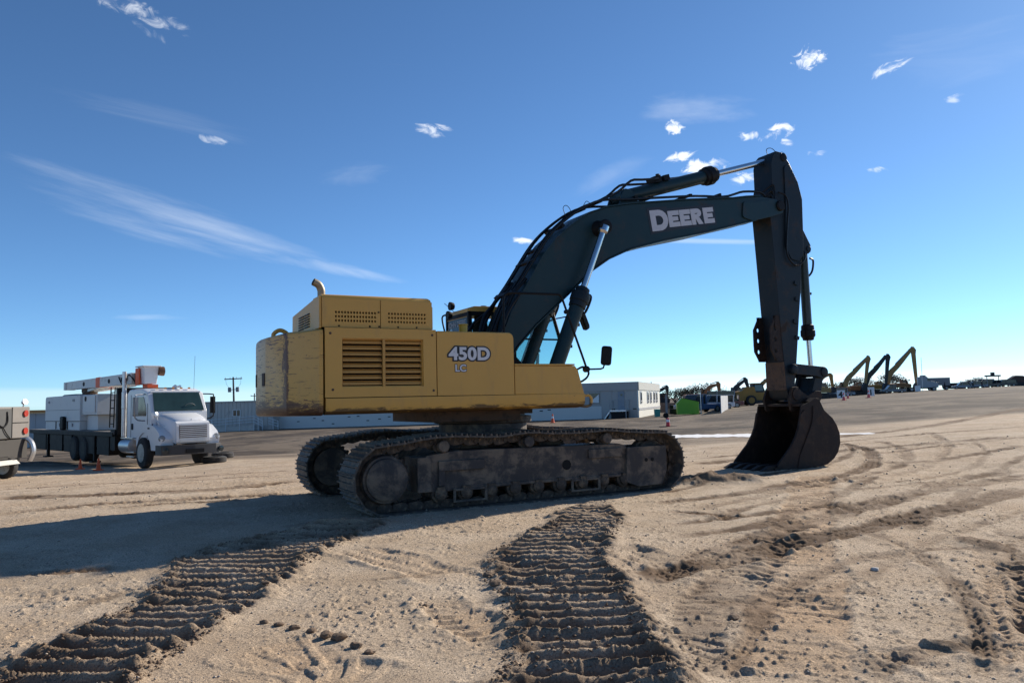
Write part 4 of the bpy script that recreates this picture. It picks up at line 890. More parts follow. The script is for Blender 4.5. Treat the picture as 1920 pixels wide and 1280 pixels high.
# --- arm cylinder
a = Vector((2.96, 0, 5.19)); b_ = Vector((7.10, 0, 6.47)); d = (b_-a).normalized(); L1 = 2.30
g = a+d*L1
m = MB(); m.cyl(a, g, .128, n=24); m.lathe(a+Vector((0, -.16, 0)), a+Vector((0, .16, 0)), [(0, .13), (.32, .13)], 20); AC = P(m, 'arm_cylinder', NAVY)
m = MB(); m.lathe(g-d*.22, g+d*.2, [(0, .13), (.02, .165), (.1, .17), (.11, .19), (.24, .19), (.26, .165), (.34, .15), (.36, .09)], 24); P(m, 'cylinder_gland', BLK, AC)
m = MB(); m.cyl(g, b_, .062, n=20); m.lathe(b_+Vector((0, -.11, 0)), b_+Vector((0, .11, 0)), [(0, .11), (.22, .11)], 20); P(m, 'piston_rod', CHROME, AC)
m = MB(); m.prism([(2.75, 4.98), (2.86, 5.28), (3.02, 5.30), (3.2, 5.05)], -.22, -.18); m.prism([(2.75, 4.98), (2.86, 5.28), (3.02, 5.30), (3.2, 5.05)], .18, .22); P(m, 'cylinder_bracket', NAVY, BOOM)
m = MB(); m.box((3.72, -.02, 5.60), (.16, .26, .12), ry=-R(17)); m.box((3.95, -.02, 5.66), (.14, .22, .10), ry=-R(17)); m.cyl((3.75, -.1, 5.55), (3.75, -.1, 5.70), .04, n=8); P(m, 'hose_manifold', BLK, AC)
m = MB(); m.tube(catmull([(3.7, .1, 5.58), (4.1, .12, 5.70), (4.5, .12, 5.79), (5.1, .1, 5.95)], 4), .02, 6); P(m, 'cylinder_line', HOSE, AC)
# --- arm (stick)
armp = [(6.60, 6.22), (6.66, 6.41), (6.76, 6.51), (6.92, 6.50), (7.02, 6.42), (7.133, 6.298), (7.342, 5.933), (7.455, 5.60), (7.46, 5.35), (7.419, 5.06), (7.36, 4.45), (7.283, 3.66), (7.181, 3.031), (7.042, 2.096), (6.95, 1.62), (6.93, 1.40), (6.84, 1.34), (6.76, 1.42), (6.71, 1.60), (6.68, 2.2), (6.64, 2.72), (6.59, 3.6), (6.55, 4.3), (6.50, 5.12), (6.48, 5.30), (6.50, 5.45), (6.60, 5.80)]
m = MB(); m.prism(armp, -.25, .25); ARM = P(m, 'arm', NAVYD, bevel=.012)
ov = rounded([(6.95, 6.20), (7.10, 6.28), (7.33, 5.90), (7.43, 5.55), (7.41, 4.9), (7.38, 4.35), (7.24, 4.22), (7.02, 4.25), (6.88, 4.5), (6.90, 5.0), (6.94, 5.4)], .10, 4)
m = MB(); m.prism(ov, -.275, -.251); m.prism(ov, .251, .275); P(m, 'arm_doubler_plate', NAVYD, ARM, .006)
pts = [(6.72, -.29, 5.62), (6.88, -.33, 5.56), (6.95, -.33, 5.35), (6.92, -.30, 4.9), (6.88, -.29, 4.4), (7.0, -.30, 4.17), (7.2, -.30, 4.13), (7.42, -.28, 4.3), (7.52, -.15, 4.5)]
hose(pts, .018, 'hose', ARM)
for k, (u, z) in enumerate(((6.56, 5.62), (6.60, 5.75), (6.52, 5.52))): hose([(u-.16, -.2+k*.05, z-.12), (u, -.27, z+.02), (u+.04, -.28, z-.15), (u-.02, -.3, z-.33)], .02, 'hose', ARM)
m = MB(); m.lathe((6.97, -.27, 6.40), (6.97, .27, 6.40), [(0, .06), (.01, .09), (.53, .09), (.54, .06)], 18) ; P(m, 'arm_top_pin', BLK, ARM)
m = MB()
for (u, z) in ((7.21, 5.92), (7.02, 5.5), (7.26, 4.72), (7.13, 3.75), (7.13, 3.42), (7.05, 2.95), (7.08, 2.62)): m.box((u, -.262, z), (.10, .03, .07), ry=.3)
P(m, 'arm_bosses', NAVYD, ARM)
hose([(6.78, .0, 6.5), (6.76, .0, 6.62), (6.9, .0, 6.66), (7.03, .0, 6.58), (7.05, 0, 6.42)], .007, 'wire_loop', ARM); hose([(7.24, 0, 6.1), (7.33, 0, 6.12), (7.40, 0, 5.98), (7.36, 0, 5.88)], .008, 'wire_loop', ARM)
m = MB(); bk = rounded([(7.40, 5.10), (7.56, 4.90), (7.74, 4.62), (7.74, 4.47), (7.62, 4.42), (7.36, 4.50)], .05, 4); m.prism(bk, -.16, -.13); m.prism(bk, .13, .16); m.cyl((7.67, -.18, 4.53), (7.67, .18, 4.53), .06, n=14); P(m, 'bucket_cylinder_bracket', NAVYD, ARM, .004)
hose([(7.70, -.16, 4.33), (7.86, -.1, 4.30), (7.88, -.05, 4.10), (7.80, -.02, 3.98), (7.72, 0, 3.96)], .022, 'hose', ARM); hose([(7.70, .1, 4.36), (7.84, .1, 4.28), (7.84, .1, 4.12), (7.76, .05, 4.02)], .02, 'hose', ARM)
# thumb ear plates with holes on the inner face of the arm
def eared(v):
    mb = MB(); pr = rounded([(6.36, 2.36), (6.36, 2.86), (6.50, 3.05), (6.68, 3.07), (6.72, 2.95), (6.74, 2.30), (6.62, 2.14), (6.50, 2.14)], .05, 4)
    # plate as strips round three holes
    hs_ = [2.80, 2.58, 2.35]; cu = 6.48; r_ = .042
    z_ = [2.14, 2.465, 2.69, 3.07]
    xs_ = lambda z: 6.36 + max(0, (2.36-z)*.62) + max(0, (z-2.86)*.75)
    for i, hz in enumerate(sorted(hs_)):
        za, zb = z_[i], z_[i+1]; o8 = []
        cor = [(xs_(za), za), (cu, za), (6.72, za), (6.73, hz), (6.72, zb), (cu, zb), (xs_(zb), zb), (xs_(hz), hz)]
        i8 = [(cu+r_*math.cos(R(-135+45*k)), hz+r_*1.15*math.sin(R(-135+45*k))) for k in range(8)]
        for y in (v, v+.035): mb.add([(a_, y, b2) for a_, b2 in cor+i8], [(k, (k+1) % 8, 8+(k+1) % 8, 8+k) for k in range(8)])
        mb.add([(a_, v, b2) for a_, b2 in i8]+[(a_, v+.035, b2) for a_, b2 in i8], [(k, (k+1) % 8, 8+(k+1) % 8, 8+k) for k in range(8)])
        mb.add([(a_, v, b2) for a_, b2 in (cor[0], cor[7], cor[6])]+[(a_, v+.035, b2) for a_, b2 in (cor[0], cor[7], cor[6])], [(0, 1, 4, 3), (1, 2, 5, 4)])
    return P(mb, 'thumb_ear_plate', RUST, ARM)
eared(-.24); eared(.21)
m = MB(); m.b2(6.70-.03, 6.76, -.245, .245, 1.55, 2.12); P(m, 'worn_arm_face', BRN, ARM)
# --- bucket cylinder and linkage
a = Vector((7.67, 0, 4.53)); g = Vector((7.70, 0, 2.75)); b_ = Vector((7.735, 0, 1.95)); d = (g-a).normalized()
m = MB(); m.cyl(a, g, .095, n=22); m.lathe(a+Vector((0, -.12, 0)), a+Vector((0, .12, 0)), [(0, .1), (.24, .1)], 16); BCY = P(m, 'bucket_cylinder', mat('olive_cylinder', (.02, .032, .026), .4, var=.3))
m = MB(); m.lathe(g-d*.18, g+d*.22, [(0, .10), (.02, .13), (.12, .135), (.13, .15), (.24, .15), (.28, .12), (.33, .11), (.34, .07)], 22); m.box((7.60, 0, 2.75), (.12, .1, .12)); P(m, 'cylinder_gland', BLK, BCY)
m = MB(); m.cyl(g, b_, .054, n=18); P(m, 'piston_rod', CHROME, BCY)
m = MB(); m.box((7.80, 0, 3.6), (.10, .05, .05)); P(m, 'line_clamp', BLK, BCY)
m = MB()
for s in (-1, 1):
    v = s*.30
    pr = rounded([(6.78, 1.99), (6.84, 2.07), (6.95, 2.08), (7.6, 2.03), (7.78, 2.02), (7.83, 1.93), (7.80, 1.80), (7.70, 1.78), (7.5, 1.83), (6.95, 1.87), (6.80, 1.88)], .04, 3); m.prism(pr, v-.03, v+.03)
m.lathe((6.88, -.36, 1.97), (6.88, .36, 1.97), [(0, .05), (.01, .09), (.71, .09), (.72, .05)], 16); m.lathe((7.74, -.36, 1.91), (7.74, .36, 1.91), [(0, .06), (.01, .10), (.71, .10), (.72, .06)], 16)
P(m, 'rocker_link', NAVYD, bevel=.006)
m = MB()
for s in (-1, 1):
    v = s*.22; m.prism(rounded([(7.60, 1.92), (7.82, 1.90), (7.66, 1.35), (7.44, 1.30), (7.42, 1.45)], .06, 4), v-.035, v+.035)
m.prism([(7.62, 1.80), (7.74, 1.78), (7.64, 1.5), (7.52, 1.52)], -.19, .19); m.lathe((7.52, -.34, 1.44), (7.52, .34, 1.44), [(0, .05), (.01, .08), (.67, .08), (.68, .05)], 16); P(m, 'bucket_link', NAVYD, bevel=.006)
# --- bucket
dz = .045
side = [(6.695, 1.02), (6.73, 1.18), (7.0, 1.27), (7.145, 1.335), (7.25, 1.31), (7.30, 1.22), (7.385, 1.079), (7.614, .916), (7.72, .78), (7.80, .60), (7.80, .40), (7.72, .22), (7.58, .09), (7.40, .0), (7.20, -.035), (6.472, -.045), (5.98, -.045), (6.037, .10), (6.20, .24), (6.378, .398), (6.52, .58), (6.609, .743)]
side = [(u, z+dz) for u, z in side]
B = .57
BU = bpy.data.objects.new('bucket', None); C.objects.link(BU); BU.parent = EX
for s in (-1, 1):
    m = MB(); m.prism(side, s*B-.014, s*B+.014)
    P(m, 'bucket_side_plate', RUST, BU, .004)
shell = side[2:17]; n = len(shell); mb = MB(); inn = []
for i, p in enumerate(shell):
    a_ = shell[max(0, i-1)]; c_ = shell[min(n-1, i+1)]; d = Vector((c_[0]-a_[0], c_[1]-a_[1])).normalized(); inn.append((p[0]+d.y*.035, p[1]-d.x*.035))
mb.prism(shell+inn[::-1], -B+.015, B-.015); P(mb, 'bucket_shell', RUST, BU)
m = MB(); cut = [(6.66, .96+dz), (6.70, 1.04+dz), (6.60, .70+dz), (6.50, .52+dz), (6.36, .35+dz), (6.03, .06+dz), (6.0, .12+dz), (6.33, .40+dz), (6.46, .57+dz), (6.56, .74+dz)]
for s in (-1, 1):
    sp_ = [(6.69, 1.03), (6.61, .745), (6.52, .58), (6.38, .40), (6.04, .10), (5.98, .02), (6.14, .02), (6.30, .17), (6.50, .35), (6.66, .56), (6.75, .78), (6.80, 1.1)]
    m = MB(); m.prism([(u, z+dz) for u, z in sp_], s*(B+.015), s*(B+.035)); P(m, 'side_cutter', RUST, BU, .003)
m = MB(); m.prism([(5.93, -.045+dz), (5.93, .0+dz), (6.10, .02+dz), (6.30, .0+dz), (6.30, -.047+dz)], -B-.02, B+.02); P(m, 'cutting_edge', RUST, BU)
for k in range(5):
    v = -B+.08+k*(2*B-.16)/4
    m = MB(); m.add([(6.10, v-.07, -.048+dz), (6.10, v+.07, -.048+dz), (6.10, v+.06, .055+dz), (6.10, v-.06, .055+dz), (5.86, v-.065, -.047+dz), (5.86, v+.065, -.047+dz), (5.86, v+.055, .045+dz), (5.86, v-.055, .045+dz), (5.66, v-.05, -.046+dz), (5.66, v+.05, -.046+dz), (5.66, v+.05, -.032+dz), (5.66, v-.05, -.032+dz)],
          [(0, 1, 2, 3), (0, 1, 5, 4), (3, 2, 6, 7), (0, 4, 7, 3), (1, 5, 6, 2), (4, 5, 9, 8), (7, 6, 10, 11), (4, 8, 11, 7), (5, 9, 10, 6), (8, 9, 10, 11)]); P(m, 'bucket_tooth', RUST, BU, .005)
for s in (-1, 1):
    m = MB(); er = rounded([(6.70, 1.10), (6.66, 1.38), (6.76, 1.60), (6.90, 1.62), (7.02, 1.52), (7.2, 1.42), (7.44, 1.52), (7.58, 1.52), (7.62, 1.40), (7.45, 1.2), (7.2, 1.2)], .07, 4); m.prism([(u, z) for u, z in er], s*.33-.025, s*.33+.025)
    m.lathe((6.87, s*.38, 1.46), (6.87, s*.34, 1.46), [(0, .05), (.005, .12), (.04, .12)], 20); P(m, 'bucket_ear', RUST, BU, .004)
m = MB(); m.b2(6.72, 7.3, -B+.02, B-.02, 1.22, 1.27); m.lathe((6.87, -.36, 1.46), (6.87, .36, 1.46), [(0, .1), (.72, .1)], 20); P(m, 'bucket_top_plate', RUST, BU)
m = MB(); m.tube(catmull([(7.05, -B-.02, 1.22), (7.0, -B-.025, .9), (6.80, -B-.025, .55), (6.62, -B-.02, .25), (6.55, -B-.02, .02)], 4), .012, 6); P(m, 'weld_seam', RUST, BU)
# ================================================================ other things in the yard
WPA = mat('white_truck_paint', (.68, .69, .70), .35, var=.06, vs=2, dirt=(.45, .42, .38), dirt_amt=.08, coat=.3)
WBX = mat('white_service_body', (.62, .62, .60), .5, var=.1, vs=2, dirt=(.35, .33, .3), dirt_amt=.15)
TYRE = mat('tyre_rubber', (.022, .021, .021), .85, var=.3, vs=8, dirt=(.12, .10, .08), dirt_amt=.25, dirt_scale=5)
RIM = mat('dull_rim', (.35, .34, .33), .45, metal=.7, var=.3, vs=8, dirt=(.10, .07, .05), dirt_amt=.3, dirt_scale=8)
ORG = mat('safety_orange', (.72, .10, .02), .5, var=.1)
ALU = mat('aluminium', (.6, .6, .6), .35, metal=.8, var=.15)
GLD = mat('dark_glass', (.02, .03, .035), .08, var=.1)
def wheel(par, c, r, w_, name='wheel', rim=RIM, axis=(0, 1, 0), n=28, out=1):
    """axis along local y; out=+1 means the dished face looks to -y*out"""
    m = MB(); y = w_/2
    m.lathe((c[0], c[1]-y*out, c[2]), (c[0], c[1]+y*out, c[2]), [(0, r*.60), (.0, r*.86), (w_*.08, r*.96), (w_*.2, r), (w_*.8, r), (w_*.92, r*.96), (w_, r*.86), (w_, r*.6)], n)
    t = m.build(name, TYRE, par)
    m = MB(); m.lathe((c[0], c[1]-(y+.004)*out, c[2]), (c[0], c[1]+y*out, c[2]), [(0, r*.50), (0, r*.60), (.02, r*.60), (.03, r*.52), (w_*.35, r*.46), (w_*.36, r*.24), (w_*.1, r*.22), (w_*.08, r*.16), (w_*.081, r*.01)], 20); m.build('rim', rim, t)
    if r > .4:
        m = MB()
        for k in range(10):
            a = 2*math.pi*k/10; p = (c[0]+r*.36*math.cos(a), c[1]-(y-w_*.33)*out, c[2]+r*.36*math.sin(a)); m.cyl(p, (p[0], p[1]-.03*out, p[2]), .018, n=6)
        m.build('wheel_nuts', RIM, t)
    return t
# ---------------------------------------------------------------- bucket truck with flatbed. local: +x forward, near side is -y
tz = float(gz(-12.4, 26.6))
hd = math.atan2(-.70, .71)
# near front wheel touches at (-12.66, 26.5); the axle lies 1.05 m beyond it
ax = Vector((-12.66, 26.5)) ; lat = Vector((-math.sin(hd), math.cos(hd)))
org = ax + lat*1.02*.93
T = thing('bucket_truck', 'white conventional cab flatbed truck with orange and white aerial lift bucket over the cab', 'truck', (org.x, org.y, tz), hd); T.scale = (.96, .93, 1)
for s in (-1, 1): wheel(T, (0, s*1.02, .525), .525, .30, 'front_wheel', out=1 if s < 0 else -1)
for xx in (-6.2, -7.5):
    for s in (-1, 1): wheel(T, (xx, s*.98, .51), .51, .55, 'rear_wheel', rim=BLK, out=1 if s < 0 else -1)  # black rims stand in for the shade under the bed
m = MB(); m.b2(-13.6, 1.0, -.48, -.38, .75, 1.02); m.b2(-13.6, 1.0, .38, .48, .75, 1.02)
for x in range(-13, 1, 2): m.b2(x-.06, x+.06, -.38, .38, .78, .98)
m.b2(-.1, .1, -.9, .9, .42, .62); m.b2(-12.5, -2.6, -1.0, 1.0, .72, 1.0); m.build('chassis', BLK, T)
# cab: sculpted side profile
prof_c = rounded([(-1.80, .92), (-1.80, 2.60), (-1.55, 2.74), (-.30, 2.73), (.18, 2.60), (.56, 1.90), (.56, .98)], [.05, .10, .1, .15, .1, .03, .02], 4)
m = MB()
W2 = 1.03
def loftp(mb, profs, ys):
    n = len(profs[0]); vs = [(x, y, z) for pr, y in zip(profs, ys) for x, z in pr]
    fs = [(k*n+i, k*n+(i+1) % n, (k+1)*n+(i+1) % n, (k+1)*n+i) for k in range(len(ys)-1) for i in range(n)]
    fs += [tuple(range(n-1, -1, -1)), tuple(range((len(ys)-1)*n, len(ys)*n))]; mb.add(vs, fs)
tuck = lambda pr, k: [(x, z if z < 1.9 else z-(z-1.9)*k) for x, z in pr]
loftp(m, [tuck(prof_c, .05), prof_c, prof_c, tuck(prof_c, .05)], [-W2, -W2+.10, W2-.10, W2]); m.build('cab', WPA, T, .02)
# hood slopes to the grille; fenders bulge over the wheels
m = MB(); st = [(.50, .82, 1.86, .0), (.9, .78, 1.80, 0), (1.3, .70, 1.72, 0), (1.58, .62, 1.64, 0), (1.68, .56, 1.50, 0)]
vs = []; 
for (x, hw, zt, _) in st:
    sec = [(-hw, .86), (-hw, zt-.22), (-hw+.06, zt-.08), (-hw+.2, zt), (hw-.2, zt), (hw-.06, zt-.08), (hw, zt-.22), (hw, .86)]
    vs += [(x, y, z) for y, z in sec]
n = 8; fs = [(k*n+i, k*n+(i+1) % n, (k+1)*n+(i+1) % n, (k+1)*n+i) for k in range(len(st)-1) for i in range(n)] + [tuple(range(n-1, -1, -1)), tuple(range((len(st)-1)*n, len(st)*n))]
m.add(vs, fs); m.build('hood', WPA, T, .03)
for s in (-1, 1):
    m = MB(); arc = [(.68*math.cos(a), .525+.68*math.sin(a)) for a in np.linspace(R(12), R(165), 14)]
    outer = [(1.50, .80), (1.55, 1.0), (1.35, 1.22), (.95, 1.42), (.45, 1.50), (-.1, 1.46), (-.50, 1.30), (-.72, 1.05), (-.74, .80)]
    pr = outer + [p for p in arc[::-1]]
    y0, y1 = sorted((s*.60, s*1.07))
    # two-step bulge
    m.prism(outer[:1]+outer[1:]+[(-.66, .70)]+[p for p in arc[::-1] if True]+[(.69, .62), (1.50, .62)], y0, y1); m.build('fender', WPA, T, .05)
    m = MB(); m.M = Matrix.Translation((1.27, s*1.0, 1.02)) @ Matrix.Rotation(-s*R(55), 4, 'Z'); m.prism(rounded([(-.20, -.08), (-.22, .09), (.18, .05), (.2, -.08)], .05, 4), -.22, -.16); 
    m.M = None
    h = MB(); h.M = Matrix.Translation((1.34, s*.96, 1.02)) @ Matrix.Rotation(R(90)*0, 4, 'Z'); h.lathe((0, -s*.0, 0), (.22, s*.06, 0), [(0, .11), (.14, .115), (.20, .09), (.21, .02)], 14); h.build('headlight', mat('headlight_lens', (.20, .21, .22), .15, var=.1), T)
m = MB(); m.prism(rounded([(1.55, .84), (1.58, 1.60), (1.72, 1.52), (1.76, .90), (1.70, .84)], .03, 3), -.60, .60); m.build('grille_surround', WPA, T, .03)
GR = MB(); GR.b2(1.735, 1.762, -.50, .50, 1.00, 1.46); GRO = GR.build('grille', mat('grille_dark', (.10, .07, .07), .5), T)
gs = MB(); gs.box((0, 0, 0), (.03, .98, .026)); gme = gs.mesh('grille_bar', ALU)
for k in range(8): link(gme, 'grille_bar', GRO, Matrix.Translation((1.768, 0, 1.015+k*.061)))
for k in range(2): link(gme, 'grille_bar', GRO, Matrix.Translation((1.772, 0, .915+k*.045)))
m = MB(); bp1 = rounded([(1.15, -1.12), (1.68, -1.10), (1.86, -.8), (1.90, 0), (1.86, .8), (1.68, 1.06), (1.15, 1.08), (1.4, .6), (1.4, -.6)], .04, 3); m.hprism(bp1, .48, .80); m.build('front_bumper', mat('black_bumper', (.03, .03, .033), .5, var=.15), T, .03)
for s in (-1, 1): m = MB(); m.lathe((1.78, s*1.0, .62), (1.86, s*1.02, .62), [(0, .10), (.06, .10), (.065, .07)], 14); m.build('fog_light', GLD, T)
m = MB(); m.b2(1.905, 1.94, -.32, .32, .53, .66); m.build('bumper_opening', BLK, T)
# glazing
wsd = MB(); wsd.add([(.545, -.92, 1.93), (.545, .92, 1.93), (.205, .86, 2.56), (.205, -.86, 2.56), (.535, -.92, 1.92), (.535, .92, 1.92), (.19, .86, 2.55), (.19, -.86, 2.55)], [(0, 1, 2, 3), (0, 1, 5, 4), (2, 3, 7, 6), (0, 3, 7, 4), (1, 2, 6, 5)])
wsd.M = None; o = wsd.build('windshield', mat('windshield_glass', (.022, .045, .045), .06, var=.7, vs=1.6), T); o.location = (.028, 0, .01)
m = MB(); m.tube(catmull([(.50, -.52, 1.98), (.36, -.50, 2.24), (.36, -.22, 2.24), (.50, -.20, 1.98)], 4), .015, 5); m.build('wiper', BLK, T)
m = MB(); m.tube([(.30+.20*math.cos(a)*.35+.16, .42+.20*math.sin(a), 2.06+.12*math.cos(a)) for a in np.linspace(0, 2*math.pi, 17)], .012, 5); m.build('steering_wheel', mat('grey_plastic', (.12, .13, .13), .5), T)
m = MB(); m.b2(-.02, .21, -.93, .93, 2.57, 2.62); m.build('sun_visor', WPA, T, .01)
m = MB(); m.b2(.505, 1.60, -.004, .004, 1.60, 1.645); m.build('hood_crease', WPA, T)
m = MB(); m.tube([(.52, -.80, 1.84), (.58, -.84, 1.3), (.60, -.84, 1.0)], .008, 4); m.build('hood_seam', BLK, T)
m = MB(); m.tube([(.62, -1.0, 1.50), (.70, -1.06, 1.42)], .02, 5); m.box((.45, -1.08, 1.36), (.14, .02, .05)); m.build('hood_latch', BLK, T)
for s in (-1, 1):
    m = MB(); m.prism(rounded([(-1.25, 1.78), (-1.25, 2.42), (-.15, 2.44), (.08, 2.05), (.10, 1.78)], .06, 4), *sorted((s*(W2-.004), s*(W2+.012)))); m.build('door_window', GLD, T)
    m = MB(); y = s*(W2+.008)
    m.prism([(-1.40, 1.0), (-1.40, 2.52), (-1.38, 2.52), (-1.38, 1.0)], *sorted((s*W2, y))); m.prism([(.22, 1.0), (.22, 2.2), (.235, 2.2), (.235, 1.0)], *sorted((s*W2, y))); m.prism([(-1.40, 1.0), (-1.40, 1.015), (.22, 1.015), (.22, 1.0)], *sorted((s*W2, y))); m.build('door_seam', BLK, T)
    m = MB(); m.prism(rounded([(-1.28, 1.30), (-1.28, 1.52), (-1.18, 1.52), (-1.16, 1.30)], .04, 3), *sorted((s*(W2), s*(W2+.03)))); m.build('door_handle', BLK, T)
    m = MB(); m.tube(catmull([(.05, s*1.05, 2.52), (.18, s*1.42, 2.50), (.20, s*1.45, 2.4), (.18, s*1.45, 1.72), (.1, s*1.08, 1.62)], 3), .022, 6); m.box((.16, s*1.44, 2.12), (.05, .19, .60)); m.build('side_mirror', mat('mirror_chrome', (.25, .26, .28), .3, metal=.8) if s < 0 else BLK, T)
m = MB(); m.lathe((.92, -.95, 1.80), (.84, -1.0, 1.80), [(0, .06), (.03, .11), (.08, .09), (.1, .02)], 16); m.tube([(.9, -.95, 1.72), (.95, -.85, 1.25)], .012, 5); m.tube([(.9, -.95, 1.6), (.55, -.85, 1.42)], .012, 5); m.tube([(.9, -.95, 1.6), (1.25, -.8, 1.42)], .012, 5); m.build('hood_mirror', ALU, T)
m = MB()
for y in (-.6, -.3, 0, .3, .6): m.box((-.05, y, 2.735), (.1, .06, .05))
m.build('roof_marker_lights', mat('amber_lens', (.7, .25, .02), .3), T)
m = MB(); m.cyl((-.45, .15, 2.78), (-.15, .12, 2.80), .035, .06, n=10); m.cyl((-.45, .3, 2.78), (-.15, .3, 2.80), .03, .05, n=10); m.build('air_horn', ALU, T)
m = MB(); m.tube([(-.2, .85, 2.70), (-.18, .88, 3.9)], .006, 4); m.build('whip_antenna', BLK, T)
m = MB(); m.lathe((-1.75, -.98, 1.05), (-1.75, -.98, 3.42), [(0, .09), (1.0, .09), (1.01, .10), (1.6, .10), (1.61, .08), (2.35, .08)], 16); m.build('exhaust_stack', ALU, T)
m = MB(); m.lathe((-1.6, -.98, .72), (-.55, -.98, .72), [(0, .1), (.02, .26), (1.03, .26), (1.05, .1)], 20); m.b2(-1.65, -.45, -1.12, -.85, .98, 1.03); m.build('fuel_tank', ALU, T)
for k in (.30, .46): m = MB(); m.b2(-1.5, -.75, -1.15, -.9, k+.05, k+.09); m.build('cab_step', ALU, T)
m = MB(); m.b2(-2.15, -1.95, -1.15, 1.15, 1.1, 2.82)
m.build('headboard', BLK, T, .01)
m = MB(); m.b2(-2.55, -2.05, -1.2, 1.2, .55, 1.3)
m.build('toolbox_behind_cab', BLK, T)
# ladder on the near side behind the stack
m = MB()
for x in (-2.9, -2.45): m.tube([(x, -1.12, 1.36), (x+.06, -1.10, 2.85)], .025, 5)
m.build('ladder_rail', BLK, T)
rg = MB(); rg.cyl((-2.9, -1.12, 0), (-2.45, -1.12, 0), .02, n=6); rme = rg.mesh('ladder_rung', BLK)
for k in range(5): link(rme, 'ladder_rung', T, Matrix.Translation((.012*k, .004*k, 1.5+k*.29)))
# flatbed
m = MB(); m.b2(-14.0, -2.1, -1.25, 1.25, 1.12, 1.22); m.build('flatbed_deck', mat('grey_deck_boards', (.16, .15, .14), .8, var=.4, vs=3), T)
m = MB(); m.b2(-14.0, -2.1, -1.28, -1.25, 1.05, 1.20); m.b2(-14.0, -2.1, 1.25, 1.28, 1.05, 1.20); m.b2(-13.5, -2.5, -1.15, -.9, .62, 1.05); m.b2(-13.5, -8.4, -1.1, 1.1, .55, 1.1); m.b2(-5.4, -2.5, -1.1, 1.1, .5, 1.05); m.build('flatbed_rail_and_shade_fill', BLK, T)  # side rails, plus black boxes below added as the shade under the deck
for x, hw in ((-12.2, 1.0), (-9.6, .9), (-7.9, .55), (-5.3, .75), (-3.4, .7)): m = MB(); m.b2(x-hw, x+hw, -1.2, -.80, .34, 1.04); m.build('underbed_shade_box', BLK, T, .02)  # black boxes added so the underside of the bed reads as shade
for x in (-10.9, -4.4): m = MB(); m.b2(x-.06, x+.06, -1.22, -1.1, .1, 1.05); m.box((x, -1.16, .06), (.35, .35, .06)); m.build('underbed_shade_leg', BLK, T)  # legs added along with the boxes to make the underside read black
# white service body carried on the bed
y0 = -1.22
m = MB(); bxp = rounded([(-11.3, 1.60), (-11.3, 2.66), (-6.25, 2.66), (-6.25, 1.60)], [0, .18, .06, 0], 5); m.prism(bxp, y0, 1.2); SBD = m.build('service_body', WBX, T, .02)
m = MB(); m.b2(-11.25, -6.3, y0+.02, 1.18, 1.24, 1.595); m.build('lower_cabinet', WBX, SBD)
m = MB(); m.prism([(-6.24, 1.85), (-6.24, 2.64), (-4.4, 2.64), (-4.4, 1.85)], y0+.10, 1.1); m.build('upper_cabinet', WBX, SBD, .02)
m = MB(); m.prism([(-6.24, 1.24), (-6.24, 1.84), (-4.9, 1.84), (-4.9, 1.24)], y0+.3, 1.0); m.build('lower_cabinet', WBX, SBD, .01)
m = MB(); m.add([(-6.1, y0+.06, 2.60), (-4.55, y0+.06, 2.60), (-4.55, y0+.06, 1.95), (-6.1, y0+.06, 1.95), (-6.1, y0+.09, 2.60), (-4.55, y0+.09, 2.60), (-4.55, y0+.09, 1.95), (-6.1, y0+.09, 1.95)], [(0, 1, 2, 3), (7, 6, 5, 4), (0, 1, 5, 4), (1, 2, 6, 5), (2, 3, 7, 6), (3, 0, 4, 7)]); m.build('cabinet_door', WBX, SBD)
m = MB()
for x in (-9.6, -7.9): m.b2(x-.012, x+.012, y0-.012, y0+.02, 1.26, 1.58)
m.b2(-11.25, -6.3, y0-.004, y0+.02, 1.585, 1.60); m.b2(-11.3, -6.26, y0-.006, y0-.001, 2.06, 2.07); m.build('cabinet_seam', BLK, SBD)
for (x, z) in ((-10.7, 2.42), (-7.1, 2.45), (-9.0, 1.45), (-7.2, 1.45)): m = MB(); m.b2(x-.13, x+.13, y0-.02, y0-.002, z-.05, z+.05) if z > 2 else m.b2(x-.03, x+.03, y0-.03, y0-.002, z-.07, z+.07); m.build('latch', mat('grey_latch', (.25, .25, .26), .5), SBD)
m = MB(); m.lathe((-5.7, y0+.04, 2.48), (-5.7, y0+.11, 2.48), [(0, .10), (.07, .10)], 14); m.build('round_vent', BLK, SBD)
m = MB(); m.b2(-8.5, -8.05, y0-.16, y0-.01, 1.24, 1.80); m.build('black_bag_on_bed', BLK, T, .06)
m = MB(); m.prism([(-10.8, 2.66), (-10.3, 2.74), (-8.6, 2.74), (-8.4, 2.66)], -.7, .9); m.build('dark_roof_tarp', mat('tarp', (.03, .04, .07), .7), SBD)
# aerial boom
BM = mat('lift_boom_paint', (.60, .60, .57), .45, var=.15, vs=3, dirt=(.2, .18, .16), dirt_amt=.2)
m = MB(); m.cyl((-8.3, -.2, 2.66), (-8.3, -.2, 2.82), .32, n=20); m.box((-8.3, -.2, 2.90), (.7, .5, .2)); m.build('boom_turret', BRN, T)
def bar(name, a, b_, h0, h1, w_, mt, par=T):
    a = Vector(a); b_ = Vector(b_); d = (b_-a).normalized(); up = Vector((-d.z, 0, d.x)).normalized(); sd_ = Vector((0, w_/2, 0)); mb = MB()
    vs = []
    for p, h in ((a, h0), (b_, h1)): vs += [p-up*h/2-sd_, p+up*h/2-sd_, p+up*h/2+sd_, p-up*h/2+sd_]
    mb.add(vs, [(0, 1, 2, 3), (7, 6, 5, 4), (0, 1, 5, 4), (1, 2, 6, 5), (2, 3, 7, 6), (3, 0, 4, 7)]); return mb.build(name, mt, par, .015)
